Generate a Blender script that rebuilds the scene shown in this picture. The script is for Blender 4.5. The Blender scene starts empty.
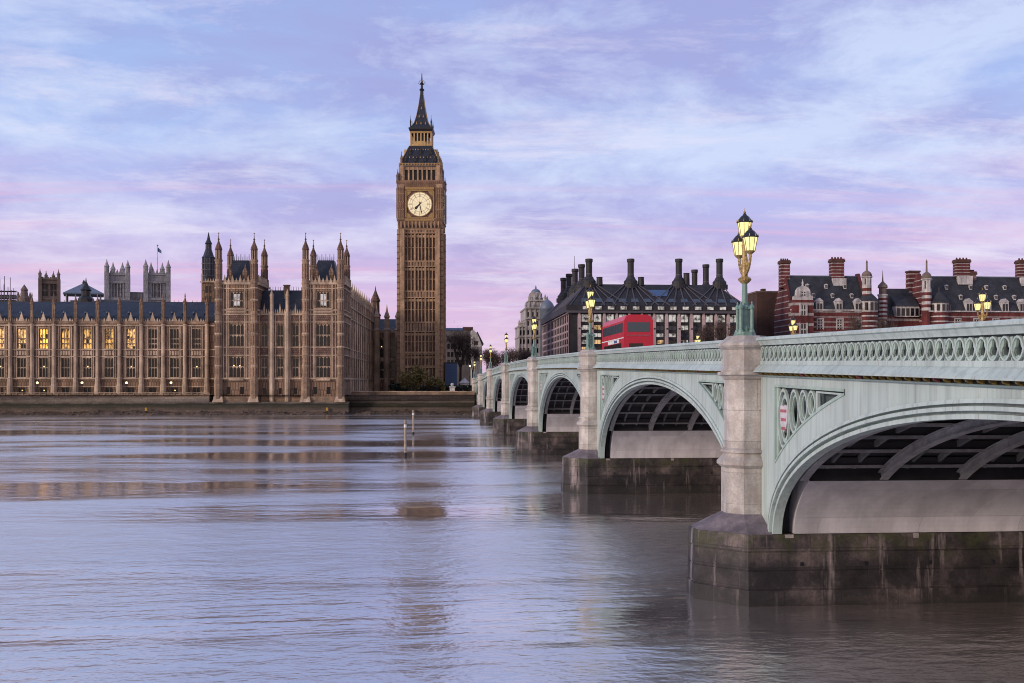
import bpy, bmesh, math, random
from math import sin, cos, pi, radians, sqrt, atan2
from mathutils import Vector

random.seed(7)
SC = bpy.context.scene
COL = SC.collection
R = math.radians

# ------------------------------------------------------------------ camera
# world: +Y runs along the bridge to the far bank, +X is downstream (right), Z=0 is the river level
FPX, YAW, CX, HY, EYE = 1050.0, 0.0785, 512.0, 383.6, 7.2
cam_d = bpy.data.cameras.new('camera')
cam_d.sensor_width = 36.0
cam_d.lens = FPX / 1024 * 36
cam_d.shift_y = (HY - 341.5) / 1024
cam_d.clip_start = 0.5
cam_d.clip_end = 20000
cam = bpy.data.objects.new('camera', cam_d)
cam.location = (0, 0, EYE)
cam.rotation_euler = (pi / 2, 0, -YAW)
COL.objects.link(cam)
SC.camera = cam

# ------------------------------------------------------------------ world, sun, exposure
SUN_EL, SUN_AZ = R(14), R(240)          # azimuth clockwise from +Y: behind the camera, to the left
SC.view_settings.view_transform = 'Standard'
SC.view_settings.look = 'None'
SC.view_settings.exposure = 0.1
SC.view_settings.gamma = 1.0
SC.cycles.pixel_filter_type = 'BLACKMAN_HARRIS'
SC.cycles.filter_width = 1.05


class NT:
    """small helper for node trees"""
    def __init__(s, tree):
        s.t = tree
        s.n = tree.nodes
        s.l = tree.links

    def __call__(s, kind, ins=None, **props):
        nd = s.n.new('ShaderNode' + kind)
        for k, v in props.items():
            setattr(nd, k, v)
        for k, v in (ins or {}).items():
            if isinstance(v, bpy.types.NodeSocket):
                s.l.new(v, nd.inputs[k])
            else:
                nd.inputs[k].default_value = v
        return nd

    def math(s, op, a, b=0.0, c=None):
        d = {0: a, 1: b}
        if c is not None:
            d[2] = c
        return s('Math', d, operation=op).outputs[0]

    def mix(s, fac, a, b, blend='MIX'):
        nd = s('Mix', {}, data_type='RGBA', blend_type=blend)
        for k, v in ((0, fac), (6, a), (7, b)):
            if isinstance(v, bpy.types.NodeSocket):
                s.l.new(v, nd.inputs[k])
            else:
                nd.inputs[k].default_value = v if k == 0 else (*v[:3], 1)
        return nd.outputs[2]

    def ramp(s, fac, stops, interp='LINEAR'):
        nd = s('ValToRGB', {0: fac})
        cr = nd.color_ramp
        cr.interpolation = interp
        while len(cr.elements) < len(stops):
            cr.elements.new(0.5)
        for e, (p, c) in zip(cr.elements, stops):
            e.position = p
            e.color = (*c, 1) if not isinstance(c, (int, float)) else (c, c, c, 1)
        return nd.outputs[0]

    def noise(s, vec, scale, detail=4, rough=0.55, dist=0.0):
        return s('TexNoise', {'Vector': vec, 'Scale': scale, 'Detail': detail, 'Roughness': rough, 'Distortion': dist}).outputs[0]

    def maps(s, vec, sc=(1, 1, 1), loc=(0, 0, 0), rot=(0, 0, 0)):
        return s('Mapping', {'Vector': vec, 'Scale': sc, 'Location': loc, 'Rotation': rot}).outputs[0]


W = bpy.data.worlds.new('World')
SC.world = W
W.use_nodes = True
W.node_tree.nodes.clear()
w = NT(W.node_tree)
co = w('TexCoord').outputs['Generated']
sep = w('SeparateXYZ', {0: co})
dx, dy, dz = sep.outputs
el = w.math('MAXIMUM', dz, 0.0)
# the high thin cloud sheet: directions are carried onto a flat layer overhead
den = w.math('ADD', el, 0.085)
cu = w.math('DIVIDE', dx, den)
cv = w.math('DIVIDE', dy, den)
cp = w('CombineXYZ', {0: cu, 1: cv, 2: 0.0}).outputs[0]
nish = w('TexSky', sky_type='NISHITA', sun_disc=False, sun_elevation=SUN_EL, sun_rotation=SUN_AZ)
# clear part of the dawn sky: pink belt over the horizon, blue above
east = w('MapRange', {0: dy, 1: 0.5, 2: -0.9, 3: 0.0, 4: 1.0}).outputs[0]
clear = w.ramp(el, [(0.0, (.70, .47, .66)), (.075, (.62, .44, .69)), (.14, (.46, .42, .73)), (.22, (.39, .50, .82)), (.36, (.30, .42, .76)), (1.0, (.26, .34, .62))])
sp = w.maps(co, (7.0, 7.0, 19.0), (.3, .9, .2), (0, R(5), 0))          # the same cloud field seen as small mottled puffs
n0 = w.noise(sp, 1.0, 10, .64, .25)
n1 = w.math('ADD', w.math('MULTIPLY', n0, .62), w.math('MULTIPLY', w.noise(w.maps(cp, (.9, .9, 1), (3.1, 1.7, 0), (0, 0, R(14))), 1.0, 8, .6, .3), .38))
n2 = w.math('ADD', w.math('MULTIPLY', w.noise(w.maps(co, (2.6, 2.6, 8.5), (1.3, .2, .75)), 1.0, 8, .6, .3), .6), w.math('MULTIPLY', w.noise(w.maps(cp, (.42, .62, 1), (7.7, 2.4, 0), (0, 0, R(-10))), 1.0, 9, .6, .3), .4))
n3 = w.noise(w.maps(cp, (.9, 1.8, 1), (1.4, 6.0, 0), (0, 0, R(8))), 1.0, 11, .70, .3)
c_light = w.ramp(el, [(0.0, (.78, .58, .71)), (.10, (.70, .60, .79)), (.19, (.60, .67, .88)), (.4, (.55, .63, .86))])
c_mauve = w.ramp(el, [(0.0, (.62, .44, .63)), (.10, (.46, .36, .62)), (.17, (.36, .34, .64)), (.25, (.34, .35, .66)), (.4, (.33, .36, .66))])
col = w.mix(w.ramp(n2, [(.45, 0.), (.58, .9)]), clear, c_mauve)
col = w.mix(w.ramp(n1, [(.46, 0.), (.60, .85)]), col, c_light)
streak = w.math('MULTIPLY', w.ramp(n3, [(.52, 0.), (.66, 1.)]), w.ramp(el, [(.0, .0), (.05, .45), (.14, .55), (.30, .5), (.5, .3)]))
col = w.mix(streak, col, (.80, .74, .86))
n4 = w.noise(w.maps(cp, (.16, 1.3, 1), (11.4, 3.2, 0), (0, 0, R(2))), 1.6, 7, .62, .3)
pink = w.math('MULTIPLY', w.ramp(n4, [(.50, 0.), (.66, .75)]), w.ramp(el, [(.0, .5), (.06, 1.), (.16, .7), (.21, 0.)]))
col = w.mix(pink, col, (.76, .44, .64))
# the rising light behind the camera
col = w.mix(east, col, w.ramp(el, [(0.0, (.80, .58, .48)), (.25, (.56, .48, .50)), (.7, (.31, .34, .50)), (1.0, (.24, .30, .52))]))
bg1 = w('Background', {0: nish.outputs[0], 1: 0.012})
bg2 = w('Background', {0: col, 1: 0.99})
add = w('AddShader', {0: bg1.outputs[0], 1: bg2.outputs[0]})
w.l.new(add.outputs[0], w('OutputWorld').inputs[0])

sun_d = bpy.data.lights.new('sun', 'SUN')
sun_d.energy = 2.1
sun_d.angle = R(10)
sun_d.color = (1.0, .84, .69)
sun = bpy.data.objects.new('sun', sun_d)
sd = Vector((sin(SUN_AZ) * cos(SUN_EL), cos(SUN_AZ) * cos(SUN_EL), sin(SUN_EL)))
sun.rotation_euler = (-sd).to_track_quat('-Z', 'Y').to_euler()
COL.objects.link(sun)


# ------------------------------------------------------------------ materials
def mat(name):
    m = bpy.data.materials.new(name)
    m.use_nodes = True
    m.node_tree.nodes.clear()
    t = NT(m.node_tree)
    p = t('BsdfPrincipled')
    t.l.new(p.outputs[0], t('OutputMaterial').inputs[0])
    return m, t, p


def put(t, p, **kw):
    for k, v in kw.items():
        k = k.replace('_', ' ')
        if isinstance(v, bpy.types.NodeSocket):
            t.l.new(v, p.inputs[k])
        else:
            p.inputs[k].default_value = (*v, 1) if isinstance(v, tuple) and len(v) == 3 else v


def sc3(c, k):
    return tuple(x * k for x in c)


def weathered(name, c, dark=.6, light=1.25, scale=.5, streak=.5, rough=.8, bump=.02, block=None, joint=.6, fine=6.0, tint=None, grain=.5):
    """stone, brick or paint with large blotches, run-off streaks, fine grain and optional courses or painted panel shade"""
    m, t, p = mat(name)
    o = t('TexCoord').outputs['Object']
    a = t.noise(o, scale, 6, .6)
    b = t.noise(t.maps(o, (1.3, 1.3, .10)), 1.1 * scale * 2, 5, .6)
    g = t.noise(o, fine, 3, .7)
    f = t.ramp(a, [(.3, dark), (.7, light)])
    c1 = t.mix(1.0, c, f, 'MULTIPLY')
    c1 = t.mix(streak, c1, t.mix(1.0, c1, t.ramp(b, [(.35, .45), (.6, 1.15)]), 'MULTIPLY'))
    c1 = t.mix(grain, c1, t.mix(1.0, c1, t.ramp(g, [(.3, .6), (.7, 1.4)]), 'MULTIPLY'))
    if tint:
        c1 = t.mix(t.ramp(t.noise(o, scale * 2.3, 4, .6), [(.45, 0.), (.7, .6)]), c1, tint)
    h = g
    if block:
        # lay the courses on whichever vertical plane the face belongs to
        s = t('SeparateXYZ', {0: o})
        v = t('CombineXYZ', {0: t.math('ADD', s.outputs[0], s.outputs[1]), 1: s.outputs[2], 2: 0.0}).outputs[0]
        br = t('TexBrick', {'Vector': v, 'Color1': (1, 1, 1, 1), 'Color2': (.74, .74, .74, 1), 'Mortar': (joint, joint, joint, 1), 'Scale': 1.0,
                            'Mortar Size': block[2], 'Brick Width': block[0], 'Row Height': block[1]})
        c1 = t.mix(1.0, c1, br.outputs[0], 'MULTIPLY')
        h = t.math('SUBTRACT', t.math('MULTIPLY', g, .3), br.outputs[1])
    bp = t('Bump', {'Height': h, 'Strength': .5, 'Distance': bump})
    put(t, p, Base_Color=c1, Roughness=rough, Normal=bp.outputs[0])
    return m


def plain(name, c, rough=.5, metal=0.0, var=.25, scale=3.0):
    m, t, p = mat(name)
    o = t('TexCoord').outputs['Object']
    f = t.ramp(t.noise(o, scale, 4, .6), [(.3, 1 - var), (.7, 1 + var)])
    put(t, p, Base_Color=t.mix(1.0, c, f, 'MULTIPLY'), Roughness=rough, Metallic=metal)
    return m


def glow(name, c, strength, lo=.25, scale=1.2, stretch=(1, 1, 1)):
    m, t, p = mat(name)
    o = t('TexCoord').outputs['Object']
    f = t.ramp(t.noise(t.maps(o, stretch), scale, 3, .6), [(.36, lo), (.60, 1.)])
    put(t, p, Base_Color=(.08, .07, .06), Roughness=.25, Emission_Color=t.mix(1.0, c, f, 'MULTIPLY'), Emission_Strength=strength)
    return m


def glass(name, c=(.012, .014, .02), rough=.12):
    m, t, p = mat(name)
    put(t, p, Base_Color=c, Roughness=rough, IOR=1.5)
    return m


M = {}
M['stone'] = weathered('limestone', (.285, .170, .110), .52, 1.4, .15, .7, .85, .05, (.62, 1.9, .09), .38, 3.0, (.30, .18, .13))  # tall, wide dark joints paint in the shade of carved panelling
M['stone_plain'] = weathered('plain_limestone', (.33, .215, .148), .58, 1.3, .18, .7, .85, .03, (1.3, .55, .03), .7, 3.0)
M['stone_pale'] = weathered('pale_limestone', (.47, .345, .255), .58, 1.28, .3, .7, .85, .02, None, .6, 4.0)
M['carved'] = weathered('carved_limestone', (.22, .125, .10), .55, 1.4, .9, .3, .9, .10, (.45, .45, .10), .5, 5.0)
M['tower_stone'] = weathered('tower_limestone', (.25, .145, .095), .62, 1.3, .16, .6, .85, .05, (.55, 1.7, .07), .6, 2.5, (.32, .175, .11))
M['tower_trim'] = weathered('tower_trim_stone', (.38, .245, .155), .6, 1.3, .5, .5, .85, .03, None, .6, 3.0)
M['slate'] = weathered('blue_slate', (.016, .021, .040), .6, 1.6, .5, .3, .42, .02, (.5, .35, .03), .6, 3.0)
M['grey_slate'] = weathered('grey_slate', (.026, .026, .032), .5, 1.7, .35, .5, .65, .02, (.5, .35, .03), .6, 3.0)
M['iron_roof'] = weathered('iron_roof', (.016, .019, .034), .6, 1.6, .8, .3, .42, .03, (.5, .6, .05), .6, 3.0)
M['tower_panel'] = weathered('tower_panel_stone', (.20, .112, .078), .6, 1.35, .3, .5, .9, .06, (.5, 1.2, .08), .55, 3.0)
M['gilt'] = plain('gilding', (.33, .20, .075), .5, .2)
M['gilt_light'] = plain('pale_gilding', (.50, .33, .16), .5, .1)
M['gold'] = plain('gold_paint', (.34, .23, .085), .45, .25, .6, 14)
M['black'] = plain('black_iron', (.014, .014, .018), .45)
M['abbey'] = weathered('pale_abbey_stone', (.36, .35, .39), .65, 1.25, .2, .4, .9, .05, (.8, 2.0, .08), .6, 2.0)
M['brown_stone'] = weathered('brown_stone', (.17, .125, .11), .65, 1.25, .3, .4, .9, .05, None, .6, 2.0)
M['dark_glass'] = glass('dark_glass', (.009, .009, .013))
M['sky_glass'] = glass('sky_glass', (.05, .07, .10), .06)
M['lit'] = glow('lit_window', (1., .47, .075), 2.1, .0, 1.6, (1.6, 1, .8))
M['half_lit'] = glow('half_lit_window', (1., .56, .20), 1.35, .0, 1.3, (1.6, 1, .9))
M['pale_reflect'] = glow('pale_reflection', (.86, .80, .84), .55, .2, .75)  # glow standing in for pale sky reflected in the glass
M['pale_lit'] = glow('pale_lit_window', (.85, .80, .76), .62, .0, .9)
M['dim_lit'] = glow('dim_lit_window', (1., .62, .28), .8, .0, .9)
M['spark'] = glow('ceiling_lamps', (1., .62, .2), 3.0, .6, 1.0)
M['dial'] = glow('clock_dial', (1., .80, .52), .80, .94, 2.0)
M['lamp_glass'] = glow('lantern_glass', (1., .87, .34), 1.35, .72, 5.0)
M['lamp_far'] = glow('small_lantern_glass', (1., .80, .36), 3.0, .9, 5.0)
def bridge_paint(name, c, joints):
    """gloss paint on cast iron: plate joints, thin rust runs below the ledges, rain grime"""
    m, t, p = mat(name)
    geo = t('NewGeometry').outputs['Position']
    s = t('SeparateXYZ', {0: geo})
    a = t.noise(geo, .45, 6, .6)
    run = t.noise(t.maps(geo, (2.2, 2.2, .10)), 2.0, 5, .6)
    thin = t.noise(t.maps(geo, (6.0, 6.0, .16)), 2.4, 3, .5)
    g = t.noise(geo, 14.0, 4, .7)
    col = t.mix(1.0, c, t.ramp(a, [(.3, .86), (.7, 1.08)]), 'MULTIPLY')
    col = t.mix(t.ramp(run, [(.36, .5), (.54, 0.)]), col, sc3(c, .55))
    col = t.mix(t.ramp(thin, [(.63, 0.), (.72, .5)]), col, (.27, .16, .09))
    col = t.mix(t.ramp(g, [(.62, 0.), (.75, .35)]), col, (.24, .24, .21))
    h = g
    if joints:
        v = t('CombineXYZ', {0: s.outputs[1], 1: 0.5, 2: 0.0}).outputs[0]
        br = t('TexBrick', {'Vector': v, 'Color1': (1, 1, 1, 1), 'Color2': (.93, .93, .94, 1), 'Mortar': (.62, .62, .62, 1), 'Scale': 1.0, 'Mortar Size': .008, 'Brick Width': 1.55, 'Row Height': 50.0})
        br.offset = 0.0
        col = t.mix(1.0, col, br.outputs[0], 'MULTIPLY')
    put(t, p, Base_Color=col, Roughness=t.ramp(a, [(.3, .34), (.7, .5)]))
    return m


M['paint'] = bridge_paint('pale_green_paint', (.455, .545, .522), True)
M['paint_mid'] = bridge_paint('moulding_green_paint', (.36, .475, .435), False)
M['recess_shade'] = plain('recess_shade_green', (.075, .10, .10), .55)  # darker copy of the bridge green, shade of the recesses put into the colour
M['lamp_green'] = plain('lamp_green_paint', (.15, .25, .22), .4, 0.0, .3, 6)
M['rib'] = weathered('rib_paint', (.30, .29, .31), .7, 1.2, .6, .4, .6, .01)
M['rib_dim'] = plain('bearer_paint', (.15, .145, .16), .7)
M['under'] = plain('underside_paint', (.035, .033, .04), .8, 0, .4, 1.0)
M['wall_paint'] = weathered('pier_wall_paint', (.64, .60, .64), .82, 1.06, .5, .34, .7, .002, (3.4, .95, .012), .7, 7.0, None, .1)
M['granite'] = weathered('pink_granite', (.54, .495, .47), .70, 1.18, .9, .55, .75, .01, (2.6, 1.05, .012), .6, 16.0, (.34, .27, .245))
M['tarmac'] = plain('tarmac', (.05, .05, .05), .9)
M['paving'] = plain('paving', (.22, .21, .20), .9)
M['red_brick'] = weathered('red_brick', (.165, .036, .036), .5, 1.3, .3, .7, .9, .02, (.45, .15, .02), .8, 3.0)
M['white_stone'] = weathered('white_portland_stone', (.56, .52, .52), .55, 1.15, .6, .6, .8, .01)
M['brown_brick'] = weathered('brown_brick', (.09, .045, .034), .7, 1.3, .2, .4, .9, .02, (.5, .3, .04), .7, 2.0)
M['pink_stone'] = weathered('pink_column_stone', (.45, .33, .35), .75, 1.15, .4, .3, .8, .01)
M['bronze'] = weathered('dark_bronze', (.020, .018, .023), .5, 1.6, .4, .3, .62, .02, (.9, .5, .05), .7, 2.0)
M['bronze_rib'] = plain('bronze_rib', (.070, .062, .075), .45)
M['grey_block'] = weathered('grey_facade', (.12, .105, .11), .7, 1.2, .2, .4, .9, .02)
M['blue_panel'] = plain('blue_panel', (.05, .10, .22), .6)
M['white_paint'] = plain('white_paint', (.75, .73, .72), .5)
M['bus_red'] = plain('bus_red', (.50, .014, .045), .28, 0, .05)
M['tyre'] = plain('tyre_rubber', (.02, .02, .02), .85)
M['tail'] = glow('tail_lamp', (1., .05, .03), 1.6, .8)
M['bark'] = weathered('bark', (.055, .04, .034), .6, 1.4, 1.0, .3, .95, .02)
M['twigs'] = plain('twigs', (.105, .068, .058), .95, 0, .35, 1.2)
M['leaf_olive'] = plain('olive_leaf', (.17, .135, .045), .8, 0, .5, .8)
M['leaf_dark'] = plain('dark_leaf', (.022, .026, .016), .8, 0, .5, .8)
M['timber'] = weathered('river_timber', (.42, .34, .27), .6, 1.2, 2.0, .5, .9, .01)
M['yellow'] = plain('yellow_marker', (.42, .22, .02), .6)
M['lead'] = plain('lead_roof', (.12, .15, .21), .5, 0, .2, .3)
M['scaffold'] = plain('scaffold_steel', (.07, .07, .09), .5)
M['shield_red'] = plain('shield_red', (.34, .09, .11), .5)
M['shield_white'] = plain('shield_white', (.48, .45, .48), .5)
M['band_stone'] = weathered('band_stone', (.40, .345, .335), .55, 1.2, .6, .6, .8, .01)
M['portland'] = weathered('sooty_portland', (.43, .39, .385), .6, 1.2, .3, .6, .8, .01)
M['lit_low'] = glow('low_lit_window', (1., .52, .12), 1.1, .0, 1.0, (1.6, 1, .7))


def base_stone():
    """tide-stained granite of the pier bases: damp near the water, weed at the top courses, pale run-off"""
    m, t, p = mat('tide_stained_granite')
    geo = t('NewGeometry').outputs['Position']
    s = t('SeparateXYZ', {0: geo})
    z = s.outputs[2]
    run = t('CombineXYZ', {0: t.math('ADD', s.outputs[0], s.outputs[1]), 1: z, 2: 0.0}).outputs[0]
    br = t('TexBrick', {'Vector': run, 'Color1': (1, 1, 1, 1), 'Color2': (.42, .42, .46, 1), 'Mortar': (.5, .5, .5, 1), 'Scale': 1.0,
                        'Mortar Size': .014, 'Brick Width': 1.9, 'Row Height': .62})
    blot = t.noise(geo, .62, 8, .68)
    fine = t.noise(geo, 9.0, 4, .7)
    dripn = t.noise(t.maps(geo, (1.5, 1.5, .12)), 1.2, 5, .62)
    c = t.ramp(blot, [(.36, (.014, .011, .013)), (.50, (.050, .039, .043)), (.66, (.19, .145, .14))])
    c = t.mix(1.0, c, br.outputs[0], 'MULTIPLY')
    c = t.mix(t.ramp(dripn, [(.56, 0.), (.66, .8)]), c, (.32, .26, .26))
    c = t.mix(t.ramp(dripn, [(.30, .8), (.42, 0.)]), c, (.014, .012, .013))
    weed = t.math('MULTIPLY', t('MapRange', {0: z, 1: 1.3, 2: 2.2}).outputs[0], t.ramp(t.noise(geo, 1.6, 5, .65), [(.44, 0.), (.6, .7)]))
    c = t.mix(weed, c, (.055, .060, .020))
    damp = t('MapRange', {0: t.math('ADD', z, t.math('MULTIPLY', t.math('SUBTRACT', blot, .5), 1.2)), 1: .05, 2: .55, 3: 1.0, 4: 0.0}).outputs[0]
    c = t.mix(t.math('MULTIPLY', damp, .75), c, (.020, .018, .018))
    c = t.mix(.5, c, t.mix(1.0, c, t.ramp(fine, [(.3, .5), (.7, 1.5)]), 'MULTIPLY'))
    bp = t('Bump', {'Height': t.math('SUBTRACT', t.math('MULTIPLY', fine, .5), br.outputs[1]), 'Strength': .6, 'Distance': .03})
    put(t, p, Base_Color=c, Roughness=.72, Normal=bp.outputs[0])
    return m


def quay_stone():
    m, t, p = mat('tidal_quay_stone')
    geo = t('NewGeometry').outputs['Position']
    s = t('SeparateXYZ', {0: geo})
    z = s.outputs[2]
    run = t('CombineXYZ', {0: t.math('ADD', s.outputs[0], s.outputs[1]), 1: z, 2: 0.0}).outputs[0]
    br = t('TexBrick', {'Vector': run, 'Color1': (1, 1, 1, 1), 'Color2': (.7, .7, .7, 1), 'Mortar': (.5, .5, .5, 1), 'Scale': 1.0,
                        'Mortar Size': .03, 'Brick Width': 1.6, 'Row Height': .6})
    n = t.noise(t.maps(geo, (.25, .25, 1)), .8, 7, .65)
    zz = t.math('ADD', z, t.math('MULTIPLY', t.math('SUBTRACT', n, .5), 1.3))
    c = t.ramp(t('MapRange', {0: zz, 1: 0.0, 2: 5.0}).outputs[0],
               [(.04, (.070, .048, .040)), (.20, (.13, .09, .072)), (.36, (.050, .040, .027)), (.50, (.030, .029, .018)), (.58, (.14, .11, .095)), (.80, (.27, .22, .19))])
    c = t.mix(1.0, c, br.outputs[0], 'MULTIPLY')
    c = t.mix(.6, c, t.mix(1.0, c, t.ramp(t.noise(geo, 2.5, 5, .7), [(.3, .5), (.7, 1.5)]), 'MULTIPLY'))
    put(t, p, Base_Color=c, Roughness=.85)
    return m


def water_mat():
    m, t, p = mat('river_water')
    geo = t('NewGeometry').outputs['Position']
    # calm and ruffled bands lying across the stream
    band = t.noise(t.maps(geo, (.010, .055, 1), (2.0, .4, 0), (0, 0, R(5))), 1.0, 5, .55, .9)
    patch = t.noise(t.maps(geo, (.06, .10, 1), (5.2, 1.0, 0)), 1.0, 4, .55, .6)
    calm = t.ramp(t.math('ADD', t.math('MULTIPLY', band, .7), t.math('MULTIPLY', patch, .3)), [(.40, .20), (.47, .45), (.56, 1.)])
    r1 = t.noise(t.maps(geo, (.9, 1.5, 1), (0, 0, 0), (0, 0, R(-14))), 1.0, 4, .55, .3)
    r2 = t.noise(t.maps(geo, (2.6, 4.4, 1), (4, 9, 0), (0, 0, R(18))), 1.0, 3, .5, .2)
    r3 = t.noise(t.maps(geo, (.16, .30, 1), (1, 3, 0), (0, 0, R(8))), 1.0, 3, .5, .4)
    h = t.math('ADD', t.math('MULTIPLY', r1, .085), t.math('ADD', t.math('MULTIPLY', r2, .034), t.math('MULTIPLY', r3, .16)))
    bp = t('Bump', {'Height': t.math('MULTIPLY', h, calm), 'Strength': 1.0, 'Distance': 1.0})
    silt = t.ramp(t.noise(t.maps(geo, (.04, .07, 1)), 1.0, 5, .6), [(.35, (.225, .185, .165)), (.65, (.29, .24, .22))])
    put(t, p, Base_Color=silt, Roughness=.5, Normal=bp.outputs[0])
    p.inputs['Specular IOR Level'].default_value = 0.0
    gl = t('BsdfAnisotropic', {'Color': (1, 1, 1, 1), 'Roughness': t.ramp(calm, [(.2, .08), (.5, .17), (1.0, .27)]), 'Normal': bp.outputs[0]})
    fr = t.math('ADD', t.math('MULTIPLY', t('Fresnel', {'IOR': 2.0, 'Normal': bp.outputs[0]}).outputs[0], .43), .57)
    mx = t('MixShader', {0: fr, 1: p.outputs[0], 2: gl.outputs[0]})
    out = [n for n in m.node_tree.nodes if n.type == 'OUTPUT_MATERIAL'][0]
    t.l.new(mx.outputs[0], out.inputs[0])
    return m


def land_mat():
    m, t, p = mat('far_bank_ground')
    geo = t('NewGeometry').outputs['Position']
    c = t.ramp(t.noise(geo, .15, 6, .6), [(.35, (.05, .048, .045)), (.65, (.11, .10, .09))])
    put(t, p, Base_Color=c, Roughness=.9)
    return m


M['mud'] = weathered('tidal_mud', (.105, .072, .056), .4, 1.6, .5, .3, .7, .05, None, .6, 3.0, (.045, .040, .022))
M['base'] = base_stone()
M['quay'] = quay_stone()
M['water'] = water_mat()
M['land'] = land_mat()


# ------------------------------------------------------------------ mesh builder
class MB:
    def __init__(s):
        s.v, s.f, s.mi, s.mats, s.sm = [], [], [], [], []

    def k(s, m):
        if m not in s.mats:
            s.mats.append(m)
        return s.mats.index(m)

    def add(s, vs, fs, m, smooth=False):
        o = len(s.v)
        s.v += [tuple(a) for a in vs]
        i = s.k(m)
        for f in fs:
            s.f.append([o + a for a in f])
            s.mi.append(i)
            s.sm.append(smooth)
        return s

    def box(s, x0, x1, y0, y1, z0, z1, m):
        return s.add([(x0, y0, z0), (x1, y0, z0), (x1, y1, z0), (x0, y1, z0), (x0, y0, z1), (x1, y0, z1), (x1, y1, z1), (x0, y1, z1)],
                     [(0, 3, 2, 1), (4, 5, 6, 7), (0, 1, 5, 4), (1, 2, 6, 5), (2, 3, 7, 6), (3, 0, 4, 7)], m)

    def lathe(s, cx, cy, prof, m, n=8, rot=None, cap=True, smooth=False, sx=1.0, sy=1.0):
        """prof: (radius to the flat, z) from bottom to top"""
        rot = pi / n if rot is None else rot
        k = 1 / cos(pi / n) if n <= 12 else 1.0
        vs, fs = [], []
        for r, z in prof:
            for i in range(n):
                a = rot + 2 * pi * i / n
                vs.append((cx + sx * k * r * cos(a), cy + sy * k * r * sin(a), z))
        for j in range(len(prof) - 1):
            for i in range(n):
                a, b = j * n + i, j * n + (i + 1) % n
                fs.append((a, b, b + n, a + n))
        if cap:
            fs.append(tuple(range(n - 1, -1, -1)))
            q = (len(prof) - 1) * n
            fs.append(tuple(q + i for i in range(n)))
        return s.add(vs, fs, m, smooth)

    def sq(s, cx, cy, prof, m):
        return s.lathe(cx, cy, prof, m, 4)

    def prism(s, pts, axis, lo, hi, m):
        """closed outline pts (a,b) run along an axis: 'y' -> (a,y,b), 'x' -> (x,a,b), 'z' -> (a,b,z)"""
        n = len(pts)
        def P(a, b, c):
            return (a, c, b) if axis == 'y' else (c, a, b) if axis == 'x' else (a, b, c)
        vs = [P(a, b, lo) for a, b in pts] + [P(a, b, hi) for a, b in pts]
        fs = [tuple(range(n)), tuple(range(2 * n - 1, n - 1, -1))]
        fs += [(i, i + n, (i + 1) % n + n, (i + 1) % n) for i in range(n)]
        return s.add(vs, fs, m)

    def tube(s, p, q, r0, r1, m, n=6, smooth=False):
        p, q = Vector(p), Vector(q)
        d = (q - p)
        if d.length < 1e-6:
            return s
        d.normalize()
        a = d.cross(Vector((0, 0, 1)) if abs(d.z) < .9 else Vector((1, 0, 0))).normalized()
        b = d.cross(a)
        vs = []
        for c, r in ((p, r0), (q, r1)):
            for i in range(n):
                t = 2 * pi * i / n
                vs.append(c + a * (r * cos(t)) + b * (r * sin(t)))
        fs = [(i, (i + 1) % n, (i + 1) % n + n, i + n) for i in range(n)] + [tuple(range(n - 1, -1, -1)), tuple(range(n, 2 * n))]
        return s.add(vs, fs, m, smooth)

    def strip(s, rows, m, closed=False, smooth=False):
        """rows: lists of equal length; quads between neighbours"""
        n = len(rows[0])
        vs = [p for r in rows for p in r]
        fs = []
        for j in range(len(rows) - 1):
            for i in range(n if closed else n - 1):
                a, b = j * n + i, j * n + (i + 1) % n
                fs.append((a, b, b + n, a + n))
        return s.add(vs, fs, m, smooth)

    def hull(s, pts, m):
        bm = bmesh.new()
        for p in pts:
            bm.verts.new(p)
        r = bmesh.ops.convex_hull(bm, input=bm.verts)
        bm.verts.index_update()
        vs = [tuple(x.co) for x in bm.verts]
        fs = [[x.index for x in f.verts] for f in bm.faces]
        bm.free()
        return s.add(vs, fs, m)

    def wall(s, x0, x1, z0, z1, holes, y, depth, m, axis='y'):
        """a wall in the plane y with real openings (x0,x1,z0,z1) and reveals of the given depth"""
        xs = sorted({x0, x1, *[h[0] for h in holes], *[h[1] for h in holes]})
        zs = sorted({z0, z1, *[h[2] for h in holes], *[h[3] for h in holes]})
        xs = [x for x in xs if x0 <= x <= x1]
        zs = [z for z in zs if z0 <= z <= z1]
        def P(x, yy, z):
            return (x, yy, z) if axis == 'y' else (yy, x, z)
        for i in range(len(xs) - 1):
            for j in range(len(zs) - 1):
                cxm, czm = (xs[i] + xs[i + 1]) / 2, (zs[j] + zs[j + 1]) / 2
                if any(h[0] < cxm < h[1] and h[2] < czm < h[3] for h in holes):
                    continue
                s.add([P(xs[i], y, zs[j]), P(xs[i + 1], y, zs[j]), P(xs[i + 1], y, zs[j + 1]), P(xs[i], y, zs[j + 1])], [(0, 1, 2, 3)], m)
        for a, b, c, d in holes:
            q = [(a, c), (b, c), (b, d), (a, d)]
            for i in range(4):
                (u0, w0), (u1, w1) = q[i], q[(i + 1) % 4]
                s.add([P(u0, y, w0), P(u1, y, w1), P(u1, y + depth, w1), P(u0, y + depth, w0)], [(0, 1, 2, 3)], m)
        return s

    def ball(s, c, r, m, n=10, sz=1.0):
        prof = [(max(r * sin(pi * i / 8), .001), c[2] - sz * r * cos(pi * i / 8)) for i in range(9)]
        return s.lathe(c[0], c[1], prof, m, n, cap=False, smooth=True)

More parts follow.
